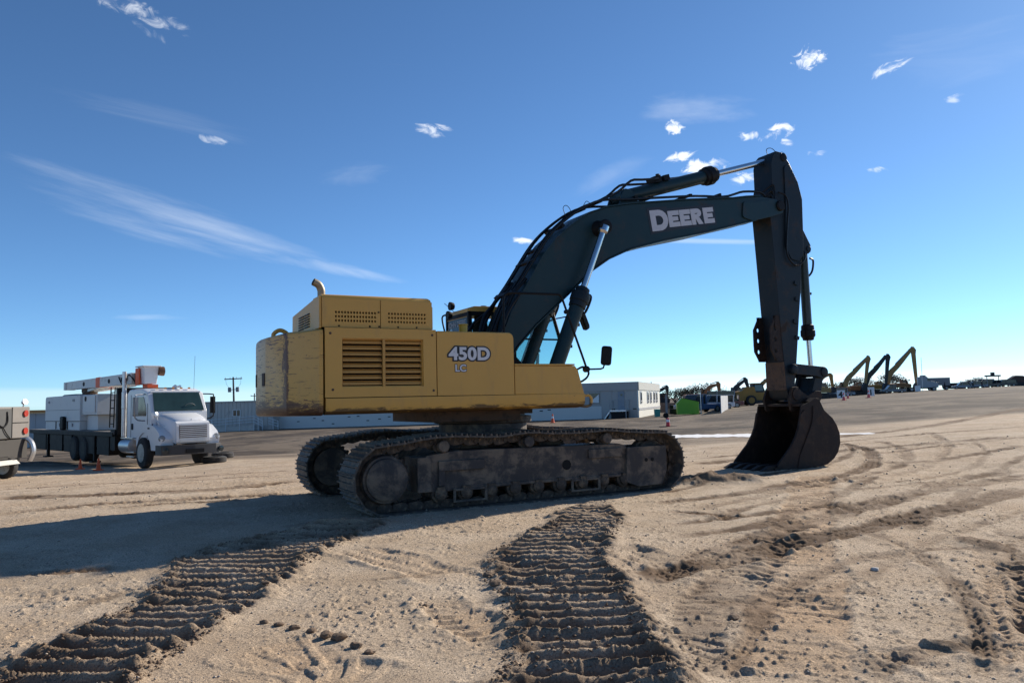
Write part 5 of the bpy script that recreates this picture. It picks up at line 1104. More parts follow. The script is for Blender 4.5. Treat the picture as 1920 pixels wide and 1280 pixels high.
bar('lift_boom', (-10.2, -.5, 3.12), (-1.9, -.5, 3.16), .34, .42, .34, BM); bar('orange_boom_band', (-6.05, -.5, 3.14), (-5.55, -.5, 3.143), .40, .41, .36, ORG)
bar('lower_lift_boom', (-8.7, .0, 2.92), (-3.6, .0, 3.04), .26, .26, .28, BM); bar('lift_cylinder', (-8.3, -.35, 2.84), (-6.1, -.45, 3.0), .12, .12, .12, ALU)
m = MB(); m.b2(-10.35, -10.1, -.72, -.28, 2.94, 3.28); m.build('boom_end_bracket', BM, T); 
for (x, z) in ((-7.6, 3.13), (-4.4, 3.14), (-2.9, 3.15), (-2.4, 3.16)): m = MB(); m.lathe((x, -.70, z), (x, -.66, z), [(0, .08), (.04, .10)], 12); m.build('boom_pin', BLK, T)
m = MB(); m.b2(-1.9, -1.42, -.55, -.15, 2.95, 3.35); m.tube(catmull([(-3.2, -.7, 3.25), (-2.6, -.75, 2.95), (-2.1, -.7, 3.3), (-1.6, -.6, 2.95)], 4), .025, 6); m.build('platform_bracket', BLK, T)
# bucket (platform)
def tub(x0, x1, y0_, y1_, z0, z1, name, mt):
    m = MB(); k = .06
    m.add([(x0+k, y0_+k, z0), (x1-k, y0_+k, z0), (x1-k, y1_-k, z0), (x0+k, y1_-k, z0), (x0, y0_, z1), (x1, y0_, z1), (x1, y1_, z1), (x0, y1_, z1)], [(3, 2, 1, 0), (4, 5, 6, 7), (0, 1, 5, 4), (1, 2, 6, 5), (2, 3, 7, 6), (3, 0, 4, 7)])
    return m.build(name, mt, T, .03)
tub(-1.30, -.66, -.66, -.08, 2.92, 3.56, 'lift_bucket', WPA); m = MB(); m.b2(-1.38, -.60, -.73, -.02, 3.53, 3.58); m.build('bucket_rim', WPA, T, .02)
m = MB(); m.b2(-1.36, -1.0, -.72, -.665, 2.88, 3.50); m.b2(-1.38, -1.31, -.72, -.1, 2.90, 3.50); m.build('orange_bucket_cover', ORG, T, .015)
m = MB(); m.lathe((-.70, -.10, 3.38), (-.70, .12, 3.38), [(0, .05), (.0, .15), (.12, .17), (.2, .17)], 16); m.build('boom_tip_roller', mat('copper_brown', (.14, .06, .03), .5), T)
m = MB(); m.b2(-1.2, -.7, -.5, -.1, 2.78, 2.90); m.build('bucket_rest', ORG, T)
# small things under and behind the truck
bpy.context.view_layer.update()
# shift everything behind the cab back by the length of the crew door
for o_ in list(T.children):
    bbx = [v[0] for v in o_.bound_box]
    if o_.type == 'MESH' and max(bbx)+o_.location.x < -.44 and not o_.name.startswith(('cab', 'door', 'rear_wheel')): o_.location.x -= .52
bpy.context.view_layer.update()
def cone(px, Y, h, label, group=None, m_=None):
    p = gp(px, Y, .0); m_ = m_ or ORG
    t = thing('traffic_cone', label, 'cone', p, 0, group); m = MB(); m.lathe((0, 0, .02), (0, 0, h), [(0, h*.22), (h*.1, h*.19), (h*.95, h*.05)], 12); m.build('cone_body', m_, t)
    m = MB(); m.box((0, 0, .02), (h*.6, h*.6, .04)); m.build('cone_base', m_, t); m = MB(); m.lathe((0, 0, h*.5), (0, 0, h*.72), [(0, h*.132), (h*.22, h*.092)], 12); m.build('reflective_band', WPA, t); return t
PINK = mat('faded_pink_orange', (.75, .13, .12), .6)
cone(187, 26.2, .42, 'orange cone standing under the flatbed truck just behind its cab'); cone(153, 27.5, .36, 'small dark orange cone deeper in the shade under the flatbed')
def old_tyre(px, py_, Y, label):
    p = gp(px, Y); m = MB(); m.lathe((0, 0, 0), (0, 0, .28), [(0, .25), (0, .36), (.04, .42), (.18, .42), (.22, .36), (.22, .25), (.19, .23), (.04, .23)], 24); o = m.build('loose_tyre', TYRE); o.location = p; tag(o, label, 'tyre', 'loose tyres lying beyond the white truck')
old_tyre(402, 862, 27.2, 'loose tyre lying flat against the truck front wheel'); old_tyre(418, 855, 30.5, 'loose tyre lying flat, farther right and farther back of two')
# ---------------------------------------------------------------- service truck tail at the left edge
SV = thing('service_truck', 'grey service truck tail cut off by the left edge, with ramp and orange beacon', 'truck', gp(-112, 21.5), 0)
BX = 1.5
DG = mat('weathered_grey_paint', (.13, .12, .11), .6, var=.3, vs=2, dirt=(.12, .10, .08), dirt_amt=.35)
m = MB(); m.b2(-3.0, .78, 0, 2.0, 1.13, 2.02); m.build('service_box', DG, SV, .02); m = MB(); m.b2(.785, 1.33, .1, 1.9, 1.13, 2.06); m.build('rear_cabinet', mat('cream_grey_paint', (.20, .18, .16), .6, var=.2, vs=3, dirt=(.2, .17, .14), dirt_amt=.3), SV, .03)
m = MB(); m.b2(-3.0, 1.05, .2, 1.9, .45, 1.12); m.build('truck_frame', BLK, SV)
m = MB(); m.prism([(-3.0, .42), (-3.0, .47), (1.4, .52), (1.52, .40)], -.5, 1.2); m.build('loading_ramp', mat('pale_ramp', (.55, .53, .48), .7, var=.2), SV)
m = MB(); m.tube(catmull([(1.36, 1.72, 1.12), (1.50, 1.74, .98), (1.56, 1.74, .72), (1.46, 1.74, .45)], 4), [.075]*13, 8); m.build('corner_bumper', ALU, SV)
m = MB(); m.b2(1.331, 1.350, .12, 1.02, 1.15, 2.00); m.build('dark_side_panel', mat('dark_grey_panel', (.07, .07, .068), .7, var=.3), SV)
for z in (1.86, 1.34): m = MB(); m.lathe((1.331, 1.66, z), (1.38, 1.66, z), [(0, .09), (.045, .10)], 14); m.build('tail_light', mat('red_lens', (.40, .04, .02), .3), SV)
m = MB(); m.b2(1.06, 1.30, .25, 1.85, .55, 1.10); m.b2(1.31, 1.33, .3, 1.0, .62, 1.0); m.build('lower_locker', mat('brown_locker', (.05, .045, .04), .8), SV)
m = MB(); m.b2(1.332, 1.342, 1.05, 1.08, 1.15, 2.04); m.b2(1.332, 1.342, 1.10, 1.82, 1.58, 1.60); m.build('locker_seam', BLK, SV)
for x in (.55, 1.15): wheel(SV, (x, 1.1, .31), .33, .24)
m = MB(); m.lathe((.98, .7, 2.02), (.98, .7, 2.34), [(0, .02), (.16, .02), (.17, .09), (.25, .10), (.31, .07)], 12); m.build('beacon', mat('beacon_orange', (.8, .12, .02), .3), SV)
m = MB(); m.lathe((1.22, 1.7, 2.18), (1.36, 1.66, 2.22), [(0, .05), (.1, .09), (.12, .08)], 10); m.tube([(1.24, 1.7, 2.05), (1.26, 1.7, 2.18)], .02, 5); m.build('work_light', ALU, SV)
m = MB(); m.tube(catmull([(1.36, .35, 1.92), (1.38, .38, 1.6), (1.38, .62, 1.48), (1.38, .80, 1.62), (1.36, .80, 1.92)], 4), .02, 5); m.tube(catmull([(1.37, .6, 1.5), (1.38, .75, 1.3), (1.37, .95, 1.14)], 3), .015, 5); m.build('hanging_hose', BLK, SV)
# ---------------------------------------------------------------- buildings
WALLG = mat('grey_corrugated_wall', (.52, .47, .42), .7, var=.15, vs=.6, dirt=(.22, .2, .19), dirt_amt=.2, dirt_scale=.6)
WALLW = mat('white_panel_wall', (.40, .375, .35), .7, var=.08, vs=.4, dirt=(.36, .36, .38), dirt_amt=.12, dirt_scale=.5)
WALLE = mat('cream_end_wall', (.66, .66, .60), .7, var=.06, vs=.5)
def box_building(name, label, pA, pB, zt_a, zt_b, depth, wallm, roofm, base_drop=.6):
    """long wall from pA (left) to pB (right) facing the camera, given as ground points"""
    A = Vector(pA); B_ = Vector(pB); d = (B_-A); d.z = 0; L = d.length; rz = math.atan2(d.y, d.x)
    t = thing(name, label, 'building', (A.x, A.y, 0), rz)
    return t, L, A, B_
A = at(505, 806, 97); B_ = at(1198, 781, 79)
A.z = float(gz(A.x, A.y)); B_.z = float(gz(B_.x, B_.y))
d = B_-A; d.z = 0; Lb = d.length; rzb = math.atan2(d.y, d.x)
OB = thing('office_building', 'long pale flat-roofed site office with a sunlit end wall of narrow windows', 'building', (A.x, A.y, 0), rzb)
ztB = at(1195.5, 717, 79).z; ztA = ztB
nseg = 26
def zb_at(x): return A.z+(B_.z-A.z)*x/Lb-.5
wall_end = MB(); DEP = 13.0
# end wall direction: chosen so the end recedes to the left of the sight line, sunlit
eB = at(1236, 735, 96.0); eB = Vector((eB.x, eB.y, 0)); Bv = Vector((B_.x, B_.y, 0)); ev = (eB-Bv); 
Mi = (Matrix.Translation((A.x, A.y, 0)) @ Matrix.Rotation(rzb, 4, 'Z')).inverted()
q0 = Mi @ Bv; q1 = Mi @ eB; q2 = Vector((0, q1.y, 0))
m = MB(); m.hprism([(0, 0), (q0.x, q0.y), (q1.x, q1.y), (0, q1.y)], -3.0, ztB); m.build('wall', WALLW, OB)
ew = (q1-q0); Le = ew.length; eu = ew/Le; en = Vector((eu.y, -eu.x, 0))
def ebox(mb, s0, s1, z0, z1, p0, p1):
    a = q0+eu*s0; b = q0+eu*s1; vs = [a+en*p0, b+en*p0, b+en*p1, a+en*p1]
    mb.add([(v.x, v.y, z0) for v in vs]+[(v.x, v.y, z1) for v in vs], [(3, 2, 1, 0), (4, 5, 6, 7), (0, 1, 5, 4), (1, 2, 6, 5), (2, 3, 7, 6), (3, 0, 4, 7)])
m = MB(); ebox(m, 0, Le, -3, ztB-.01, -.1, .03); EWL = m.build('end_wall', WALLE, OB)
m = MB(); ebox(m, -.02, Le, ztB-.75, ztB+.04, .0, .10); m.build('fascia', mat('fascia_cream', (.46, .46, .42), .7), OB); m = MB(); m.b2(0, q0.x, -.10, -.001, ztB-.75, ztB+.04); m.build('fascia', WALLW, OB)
m = MB(); m.hprism([(-.05, -.12), (q0.x+.1, q0.y-.12), (q1.x+.1, q1.y), (-.05, q1.y)], ztB+.045, ztB+.10); m.build('roof', mat('roof_grey', (.4, .4, .4), .8), OB)
m = MB(); ebox(m, -.01, Le, B_.z+.75, B_.z+1.0, .03, .07); m.build('white_trim_band', WPA, OB)
for s in (.09, .385, .52, .69, .82):
    m = MB(); ebox(m, Le*s-.75*.8, Le*s+.75*.8, B_.z+1.45, ztB-.85, .03, .10); f = m.build('window', WPA, OB)
    m = MB(); ebox(m, Le*s-.50*.8, Le*s+.50*.8, B_.z+1.75, ztB-1.0, .101, .115); m.build('pane', GLD, f)
    m = MB(); ebox(m, Le*s-.35*.8, Le*s+.45*.8, B_.z+1.50, B_.z+1.66, .101, .13); m.build('sill_vent', BLK, f)
# long side details: corrugation ribs, joint, window, door, stair
rb = MB(); rb.b2(-.03, .03, -.04, 0, -1.2, ztB-.76); rbm = rb.mesh('wall_rib', WALLW)
k = 0
for i in range(int(Lb/1.22)): link(rbm, 'wall_rib', OB, Matrix.Translation((i*1.22+.4, 0, 0)))
def lx(px):   # distance along the wall seen under picture column px
    dd = px_dir(px, 760); o_ = Vector((A.x, A.y)); u = Vector((d.x, d.y)).normalized(); r_ = Vector((dd[0], dd[1]))
    M2 = np.array([[u.x, -r_.x], [u.y, -r_.y]]); s_ = np.linalg.solve(M2, -np.array([o_.x, o_.y])); return float(s_[0])
def lz(px, py): 
    s_ = lx(px); u = Vector((d.x, d.y)).normalized(); Yw = A.y+u.y*s_; return at(px, py, Yw).z
x0, x1 = lx(1159), lx(1171)
zf = lz(1165, 768)
m = MB(); m.b2(x0, x1, -.06, -.005, zf, lz(1165, 733)); DR = m.build('door', mat('grey_door', (.26, .28, .31), .6), OB); m = MB(); m.b2(x0+.45*(x1-x0), x0+.75*(x1-x0), -.075, -.061, lz(1165, 742), lz(1165, 738)); m.build('door_window', GLD, DR)
m = MB(); m.b2(x0-.5, x1+.5, -1.5, -.07, zf-.15, zf); m.build('landing', ALU, OB)
m = MB()
for xx, yy in ((x0-.5, -1.45), (x1+.5, -1.45), (x0-.5, -.15), (x1+.5, -.15)): m.b2(xx-.03, xx+.03, yy-.03, yy+.03, zf-1.3, zf+1.05)
for zz in (zf+.5, zf+1.02): m.b2(x0-.5, x1+.5, -1.475, -1.43, zz, zz+.04)
m.build('landing_rail', mat('galvanised_rail', (.32, .32, .32), .6), OB)
m = MB(); m.b2(x0-.4, x1+.4, -1.4, -.1, zf-1.4, zf-.16); m.build('landing_skirt', BLK, OB)
xs_ = lx(1137)
m = MB(); m.add([(x0-.5, -1.4, zf), (x0-.5, -.4, zf), (xs_, -.4, zf-1.0), (xs_, -1.4, zf-1.0), (x0-.5, -1.4, zf-.18), (x0-.5, -.4, zf-.18), (xs_, -.4, zf-1.18), (xs_, -1.4, zf-1.18)], [(0, 1, 2, 3), (7, 6, 5, 4), (0, 1, 5, 4), (1, 2, 6, 5), (2, 3, 7, 6), (3, 0, 4, 7)]); m.build('stair', ALU, OB)
m = MB(); m.b2(lx(1106), lx(1124), -.08, -.005, lz(1115, 756), lz(1115, 737)); f = m.build('window', GLD, OB); m = MB(); m.prism([(lx(1111), lz(1115, 755)), (lx(1124), lz(1122, 755)), (lx(1124), lz(1122, 739)), (lx(1112), lz(1113, 749))], -.12, -.085); m.build('window_reflector', WPA, f)
m = MB(); m.b2(.05, lx(1128), -.055, -.002, -2.0, B_.z+1.25); m.build('skirt_panel', mat('pale_skirt', (.62, .59, .55), .7, var=.08, vs=.4), OB)
sp_ = MB(); sp_.b2(-.18, .18, -.03, 0, -.05, .05); spm = sp_.mesh('vent_slot', BLK)
for (px, py) in ((560, 790), (590, 784), (606, 788), (625, 794), (655, 781), (672, 780), (690, 788), (712, 785), (730, 781), (765, 784), (1015, 770), (1030, 768), (1150, 767), (1190, 766)): link(spm, 'vent_slot', OB, Matrix.Translation((lx(px), -.058, lz(px, py))))
m = MB(); sx = q0+eu*(Le*.62); m.tube([(sx.x, sx.y, ztB), (sx.x-.0, sx.y-.4, ztB+.25)], .05, 4); m.build('wall_lamp', BLK, OB)
# grey building at left
A2 = at(360, 809, 98); B2 = at(512, 806, 95); A2.z = float(gz(A2.x, A2.y)); B2.z = float(gz(B2.x, B2.y)); d2 = B2-A2; L2 = Vector((d2.x, d2.y)).length
GB = thing('grey_trailer_building', 'grey corrugated trailer building with white ramp railing, behind the white truck', 'building', (A2.x, A2.y, 0), math.atan2(d2.y, d2.x))
zt2 = at(478, 752.5, 95.5).z
m = MB(); m.b2(-6, L2, 0, 9, -3.5, zt2); m.build('wall', WALLG, GB); m = MB(); m.b2(-6.2, L2+.1, -.15, 9.1, zt2+.002, zt2+.12); m.build('roof', MATS['roof_grey'], GB)
rb = MB(); rb.b2(-.05, .05, -.05, 0, -3.5, zt2-.02); rbm = rb.mesh('wall_rib', WALLG)
for i in range(int((L2+6)/.55)): link(rbm, 'wall_rib', GB, Matrix.Translation((-6+i*.55+.3, 0, 0)))
fx = (445-360)/(512-360)*L2; zc = at(446, 774, 96).z
m = MB(); m.b2(fx-.55, fx+.6, -.09, -.055, zc-.42, zc+.42); f = m.build('window', WPA, GB); m = MB(); m.b2(fx-.45, fx-.02, -.10, -.091, zc-.36, zc+.36); m.b2(fx+.08, fx+.5, -.10, -.091, zc-.36, zc+.36); m.build('pane', GLD, f)
# ramp with white railings
RL = thing('ramp_railing', 'white pipe railing of the access ramp in front of the grey building', 'railing', (A2.x, A2.y-2.2, 0), math.atan2(d2.y, d2.x))
zr0 = at(395, 806, 94).z; xa = (385-360)/(512-360)*L2; xb = (488-360)/(512-360)*L2
def rail(mb, p0, p1, zs):
    for z in zs: mb.tube([(p0[0], p0[1], p0[2]+z), (p1[0], p1[1], p1[2]+z)], .035, 5)
m = MB(); rail(m, (xa, 0, zr0+.1), (xb, 0, zr0+.55), (.35, .68, 1.02)); rail(m, (xb, 0, zr0+.55), (xb+1.3, -.2, zr0-.0), (.35, .68, 1.02)); rail(m, (xb+1.2, 1.2, zr0+.3), (xb+2.6, 1.1, zr0-.1), (.35, .68, 1.02)); m.build('rail_tubes', WPA, RL)
po = MB(); po.cyl((0, 0, -.8), (0, 0, 1.05), .04, n=6); pom = po.mesh('rail_post', WPA)
for i in range(5): link(pom, 'rail_post', RL, Matrix.Translation((xa+(xb-xa)*i/4, 0, zr0+.1+.45*i/4)))
for i, (xx, yy, zz) in enumerate(((xb+.65, -.1, .3), (xb+1.3, -.2, 0), (xb+1.9, 1.15, .1), (xb+2.6, 1.1, -.1))): link(pom, 'rail_post', RL, Matrix.Translation((xx, yy, zr0+zz)))
m = MB(); m.prism([(xa, zr0-.6), (xa, zr0+.1), (xb, zr0+.5), (xb, zr0-.6)], .05, 1.2); m.build('ramp_slab', WALLG, RL)
# beige building with rust-orange roof edge seen over the flatbed
p = gp(58, 62); BB = thing('beige_shed', 'pale grey shed with an orange roof edge behind the flatbed truck', 'building', (p.x-3, p.y, 0), .18)
zt3 = at(70, 768.5, 62).z
m = MB(); m.b2(-1, 9, 0, 5, -3, zt3-.25); m.build('wall', mat('pale_grey_wall', (.42, .43, .44), .7, var=.1, vs=.7), BB); m = MB(); m.prism([(-1.2, zt3-.245), (-1.2, zt3+.0), (9.3, zt3+.0), (9.3, zt3-.245)], -.3, 5.2); m.build('roof', mat('orange_roof', (.50, .24, .08), .7), BB)
for i in range(8): m = MB(); m.b2(i*1.15-.4, i*1.15-.34, -.05, 0, -3, zt3-.25); m.build('wall_rib', MATS['pale_grey_wall'], BB)
m = MB(); m.tube([(0, 0, 0), (.02, 0, 3.1)], .03, 5); o = m.build('thin_post', ALU); o.location = gp(90, 50); tag(o, 'thin bare post just left of the white service body', 'post')
# ---------------------------------------------------------------- utility poles
WD = mat('weathered_pole', (.09, .08, .075), .9)
def pole(px, Y, pytop, pyarm, label, xf=True, lean=0):
    b_ = gp(px, Y); top = at(px, pytop, Y); h = top.z-b_.z
    t = thing('utility_pole', label, 'pole', b_, .1, 'utility poles on the left'); t.rotation_euler = (0, lean, .1)
    m = MB(); m.cyl((0, 0, -.5), (0, 0, h), .20, .13, 8); m.build('pole', WD, t)
    za = at(px, pyarm, Y).z-b_.z; m = MB(); m.box((0, 0, za), (2.8 if xf else 1.8, .16, .16)); m.build('crossarm', WD, t)
    for x in ((-1.25, -.5, .5, 1.25) if xf else (-.8, .8)): m = MB(); m.cyl((x, 0, za+.05), (x, 0, za+.3), .06, n=6); m.build('insulator', ALU, t)
    if xf:
        zc = at(px, 730, Y).z-b_.z
        for x in (-.62, .62): m = MB(); m.lathe((x, 0, zc-.4), (x, 0, zc+.4), [(0, .2), (.02, .27), (.75, .27), (.8, .1)], 10); m.box((x*.45, 0, zc), (.3, .1, .1)); m.build('transformer', mat('transformer_grey', (.16, .19, .22), .5), t)
        m = MB(); 
        for s in (-1, 1): m.tube(catmull([(s*1.2, 0, za), (s*1.1, .1, zc+.9), (s*.75, .1, zc+.4)], 3), .02, 4)
        m.build('drop_wire', BLK, t)
pole(440, 125, 706.5, 710, 'taller utility pole carrying two transformer cans', True, -.03); pole(477, 190, 737, 742, 'smaller distant utility pole just left of the yellow counterweight', False)
# ---------------------------------------------------------------- far machines
DY = {}
def mm_col(name, c): return mat(name, c, .6, var=.3, vs=1)
YB = mm_col('machine_yellow', (.33, .17, .03)); OBR = mm_col('machine_orange', (.26, .11, .035)); TAN = mm_col('machine_tan', (.28, .18, .06)); DGN = mm_col('machine_dark_green', (.02, .03, .028)); BLKM = mm_col('machine_black', (.02, .02, .022))
def far_excavator(label, px, Y, boom, arm, col, bcol=None, wb=.45, body=True, cabside=1, cyl=True, blen=3.2, pbase=0):
    """boom and arm are lists of picture points; the machine itself stands at column px, distance Y"""
    b_ = gp(px, Y); t = thing('excavator', label, 'excavator', b_, 0, 'excavators parked across the yard'); bcol = bcol or col
    cv = lambda P_: [(at(x, y, Y).x-b_.x, at(x, y, Y).z-b_.z) for x, y in P_]
    if body:
        for v in (-1.1, 1.1):
            m = MB(); pr = rounded([(-1.9, .0), (-2.2, .45), (-1.8, .9), (1.8, .9), (2.2, .45), (1.9, 0)], .3, 4); m.prism(pr, v-.3, v+.3); m.build('crawler_track', BLKM, t)
            for k in range(6): m2 = MB(); m2.cyl((-1.5+k*.6, v-.33, .3), (-1.5+k*.6, v-.301, .3), .2, n=8); m2.build('track_roller', TRKL, t)
        m = MB(); m.b2(-.9, .9, -.8, .8, .6, 1.1); m.build('undercarriage', BLKM, t)
        m = MB(); m.prism(rounded([(-blen*.8, 1.12), (-blen*.8, 2.1), (-.6, 2.2), (1.0, 1.9), (1.0, 1.12)], .2, 3), -1.35, 1.35); m.build('house', col, t, .05)
        m = MB(); m.prism(rounded([(-blen, 1.15), (-blen, 2.0), (-blen*.78, 2.15), (-blen*.78, 1.15)], .1, 3), -1.3, 1.3); m.build('counterweight', col, t)
        m = MB(); m.prism(rounded([(-.5, 1.5), (-.4, 2.9), (.85, 2.9), (1.15, 2.1), (1.1, 1.5)], .1, 3), .3, 1.3); m.build('cab', col if cabside else BLKM, t)
        m = MB(); m.prism(rounded([(-.2, 2.0), (-.2, 2.75), (.75, 2.75), (.95, 2.1)], .06, 3), .27, .295); m.build('cab_window', GLD, t)
    P_ = cv(boom); c2 = catmull(P_, 4)
    m = MB(); n = len(c2)
    up_ = []; lo_ = []
    for i, p in enumerate(c2):
        a_ = c2[max(0, i-1)]; e_ = c2[min(n-1, i+1)]; dd = Vector((e_[0]-a_[0], e_[1]-a_[1])).normalized(); hw = wb*(.75+.45*math.sin(math.pi*min(1, .15+i/n)))*.5
        up_.append((p[0]-dd.y*hw, p[1]+dd.x*hw)); lo_.append((p[0]+dd.y*hw, p[1]-dd.x*hw))
    m.prism(up_+lo_[::-1], -.25, .25); m.build('boom', bcol, t)
    Q = cv(arm); m = MB(); a0 = Vector((Q[0][0], Q[0][1])); a1 = Vector((Q[-1][0], Q[-1][1])); dd = (a1-a0).normalized(); nn = Vector((-dd.y, dd.x)); a00 = a0-dd*wb*.8
    m.prism([tuple(a00+nn*wb*.25), tuple(a0+nn*wb*.75), tuple(a0+dd*wb+nn*wb*.55), tuple(a1+nn*wb*.25), tuple(a1-nn*wb*.25), tuple(a0-nn*wb*.4), tuple(a00-nn*wb*.3)], -.2, .2); m.build('arm', bcol, t)
    mid = c2[int(n*.55)]
    if cyl: m = MB(); m.tube([(mid[0], 0, mid[1]+wb*.9), (a00.x, 0, a00.y)], wb*.14, 6); m.build('arm_cylinder', ALU, t)
    m = MB(); r_ = wb*1.0; pr = [(a1.x+r_*1.1*math.cos(a)-r_*.4, a1.y-r_*.5+r_*1.1*math.sin(a)) for a in np.linspace(-2.2, 1.4, 8)]; m.prism(pr+[(a1.x-r_*.6, a1.y+r_*.2)], -.5, .5); m.build('bucket', BLKM, t)
    return t
far_excavator('distant dark excavator poking up beyond the corner of the office building', 1243, 140, [(1228, 743), (1234, 734), (1243, 729), (1250, 725)], [(1250, 726), (1252, 748)], BLKM, wb=.5)
far_excavator('orange excavator with arched boom behind the parked pickup', 1322, 118, [(1321, 742), (1326, 731), (1334, 724), (1345, 721)], [(1346, 720), (1350, 742)], OBR, wb=.5)
far_excavator('dark green excavator whose boom rises behind the yellow wheel loader', 1380, 122, [(1373, 745), (1378, 729), (1384, 722), (1396, 713)], [(1397, 712), (1406, 736)], DGN, wb=.52)
far_excavator('yellow excavator mostly hidden behind the big machine arm', 1424, 135, [(1424, 738), (1427, 723), (1434, 715), (1446, 709)], [(1447, 711), (1452, 732)], TAN, wb=.52)
far_excavator('yellow excavator with a low hooked boom just right of the big bucket', 1543, 140, [(1533, 738), (1535, 719), (1543, 707), (1556, 702)], [(1557, 704), (1562, 728)], TAN, YB, wb=.55)
far_excavator('leftmost of the three tall boom excavators, olive brown boom', 1583, 175, [(1585, 733), (1588, 712), (1604, 695), (1626, 671)], [(1627, 672), (1625, 700), (1622, 722)], OBR, TAN, wb=.85)
far_excavator('middle tall boom excavator with a dark green boom', 1612, 178, [(1623, 727), (1627, 708), (1643, 690), (1661, 667)], [(1664, 669), (1664, 700), (1661, 722)], OBR, DGN, wb=.9)
far_excavator('rightmost and tallest boom excavator, yellow brown boom', 1650, 182, [(1664, 725), (1667, 703), (1684, 684), (1708, 655)], [(1711, 656), (1716, 690), (1719, 722)], YB, TAN, wb=1.0)
far_excavator('yellow tracked machine with folded boom at the right end of the tall booms', 1697, 180, [(1690, 730), (1695, 722), (1700, 720)], [(1702, 722), (1704, 731)], OBR, wb=.5, cyl=False)
# wheel loader
b_ = gp(1404, 112); WLD = thing('wheel_loader', 'yellow wheel loader parked left of the big arm, big tyres', 'loader', b_, 0)
sc_ = 112/F_PX
for x in (0, 3.0):
    for s in (-1, 1): wheel(WLD, (x, s*1.1, .74), .74, .55, rim=YB, out=1 if s < 0 else -1)
m = MB(); m.prism(rounded([(-2.1, .7), (-2.15, 2.0), (-1.2, 2.15), (-.6, 2.7), (.6, 2.7), (.8, 1.9), (3.2, 1.7), (3.4, .8)], .12, 3), -.9, .9); m.build('loader_body', YB, WLD, .05)
m = MB(); m.prism(rounded([(.5, 1.9), (.45, 3.1), (1.9, 3.1), (2.1, 1.9)], .1, 3), -.75, .75); m.build('cab', BLKM, WLD); m = MB(); m.prism([(.7, 2.1), (.7, 2.95), (1.75, 2.95), (1.9, 2.1)], -.78, -.755); m.build('cab_window', mat('teal_glass', (.08, .16, .16), .15), WLD); m = MB(); m.b2(.35, 2.0, -.85, .85, 3.1, 3.22); m.build('cab_roof', YB, WLD)
m = MB(); m.prism([(2.6, 1.8), (2.9, 2.1), (4.6, .9), (4.4, .6)], -.6, -.4); m.prism([(2.6, 1.8), (2.9, 2.1), (4.6, .9), (4.4, .6)], .4, .6); m.build('lift_arm', YB, WLD); m = MB(); m.prism(rounded([(4.4, .1), (4.4, 1.2), (4.8, 1.3), (5.5, .12)], .08, 3), -1.3, 1.3); m.build('loader_bucket', BLKM, WLD)
# vehicles
def vehicle(label, px, Y, rz, kind, col, L=4.8, W=1.85, H=1.6, cat=None, group=None):
    t = thing({'pickup': 'parked_pickup', 'suv': 'parked_suv', 'car': 'parked_car', 'van': 'parked_van'}[kind], label, cat or ('pickup' if kind == 'pickup' else 'car'), gp(px, Y), rz, group)
    m = MB(); w_ = W/2; body = rounded([(-L/2, .35), (-L/2, .88), (L/2-1.1, .95), (L/2-.05, .80), (L/2, .38)], .12, 3); loftp(m, [[(x*.985, z) for x, z in body], body, body, [(x*.985, z) for x, z in body]], [-w_, -w_+.06, w_-.06, w_]); m.build('body', col, t, .03)
    if kind == 'pickup': roof = [(-.55, .93), (-.45, H), (.75, H), (1.45, .95)]
    elif kind == 'suv': roof = [(-L/2+.05, .90), (-L/2+.25, H), (.8, H), (1.45, .95)]
    elif kind == 'van': roof = [(-L/2+.03, .90), (-L/2+.05, H), (1.3, H), (2.0, .95)]
    else: roof = [(-L/2+.5, .90), (-1.1, H*.92), (.5, H*.92), (1.3, .93)]
    m = MB(); rf = rounded(roof, [0, .15, .15, 0], 4); loftp(m, [[(x*.93, z) for x, z in rf], rf, rf, [(x*.93, z) for x, z in rf]], [-w_+.22, -w_+.06, w_-.06, w_-.22]); m.build('cabin', GLD, t)
    zt = max(z for _, z in roof); xs = [x for x, z in rf if z > zt-.1]; m = MB(); m.b2(min(xs), max(xs), -w_+.10, w_-.10, zt-.05, zt+.02); 
    for x in (roof[0][0]+.12, 0.1, ): m.b2(x-.05, x+.05, -w_+.045, w_-.045, .9, zt-.02)
    m.build('roof', col, t, .02)
    if kind == 'pickup': m = MB(); m.b2(-L/2+.1, -.65, -w_+.12, w_-.12, .885, .90); m.build('load_bed', BLK, t)
    for x in (-L/2+.9, L/2-.95):
        for s in (-1, 1): wheel(t, (x, s*(w_-.10), .36), .36, .24, out=1 if s < 0 else -1, n=16)
    for s in (-1, 1): m = MB(); m.b2(-L/2-.02, -L/2+.02, s*(w_-.2)-.08, s*(w_-.2)+.08, .65, .85); m.build('tail_light', MATS['red_lens'], t); m = MB(); m.b2(L/2-.06, L/2+.01, s*(w_-.3)-.15, s*(w_-.3)+.15, .6, .75); m.build('headlight', MATS['headlight_lens'], t)
    return t
BLUE = mat('blue_car_paint', (.04, .10, .22), .3, var=.1, coat=.5); CWH = mat('white_car_paint', (.65, .66, .68), .3, var=.05, coat=.4); CSI = mat('silver_car_paint', (.35, .37, .4), .3, metal=.4, coat=.4); CBK = mat('black_car_paint', (.02, .02, .025), .3, coat=.4); CRD = mat('dark_red_car_paint', (.15, .03, .025), .35, coat=.3)
vehicle('blue pickup truck parked behind the green dumpster', 1308, 84, R(28)+math.pi, 'pickup', BLUE, 5.6, 1.95, 1.95); vehicle('white sport utility car parked beside the blue pickup by the white panels', 1338, 95, R(200), 'suv', CWH, 4.9, 1.9, 1.8)
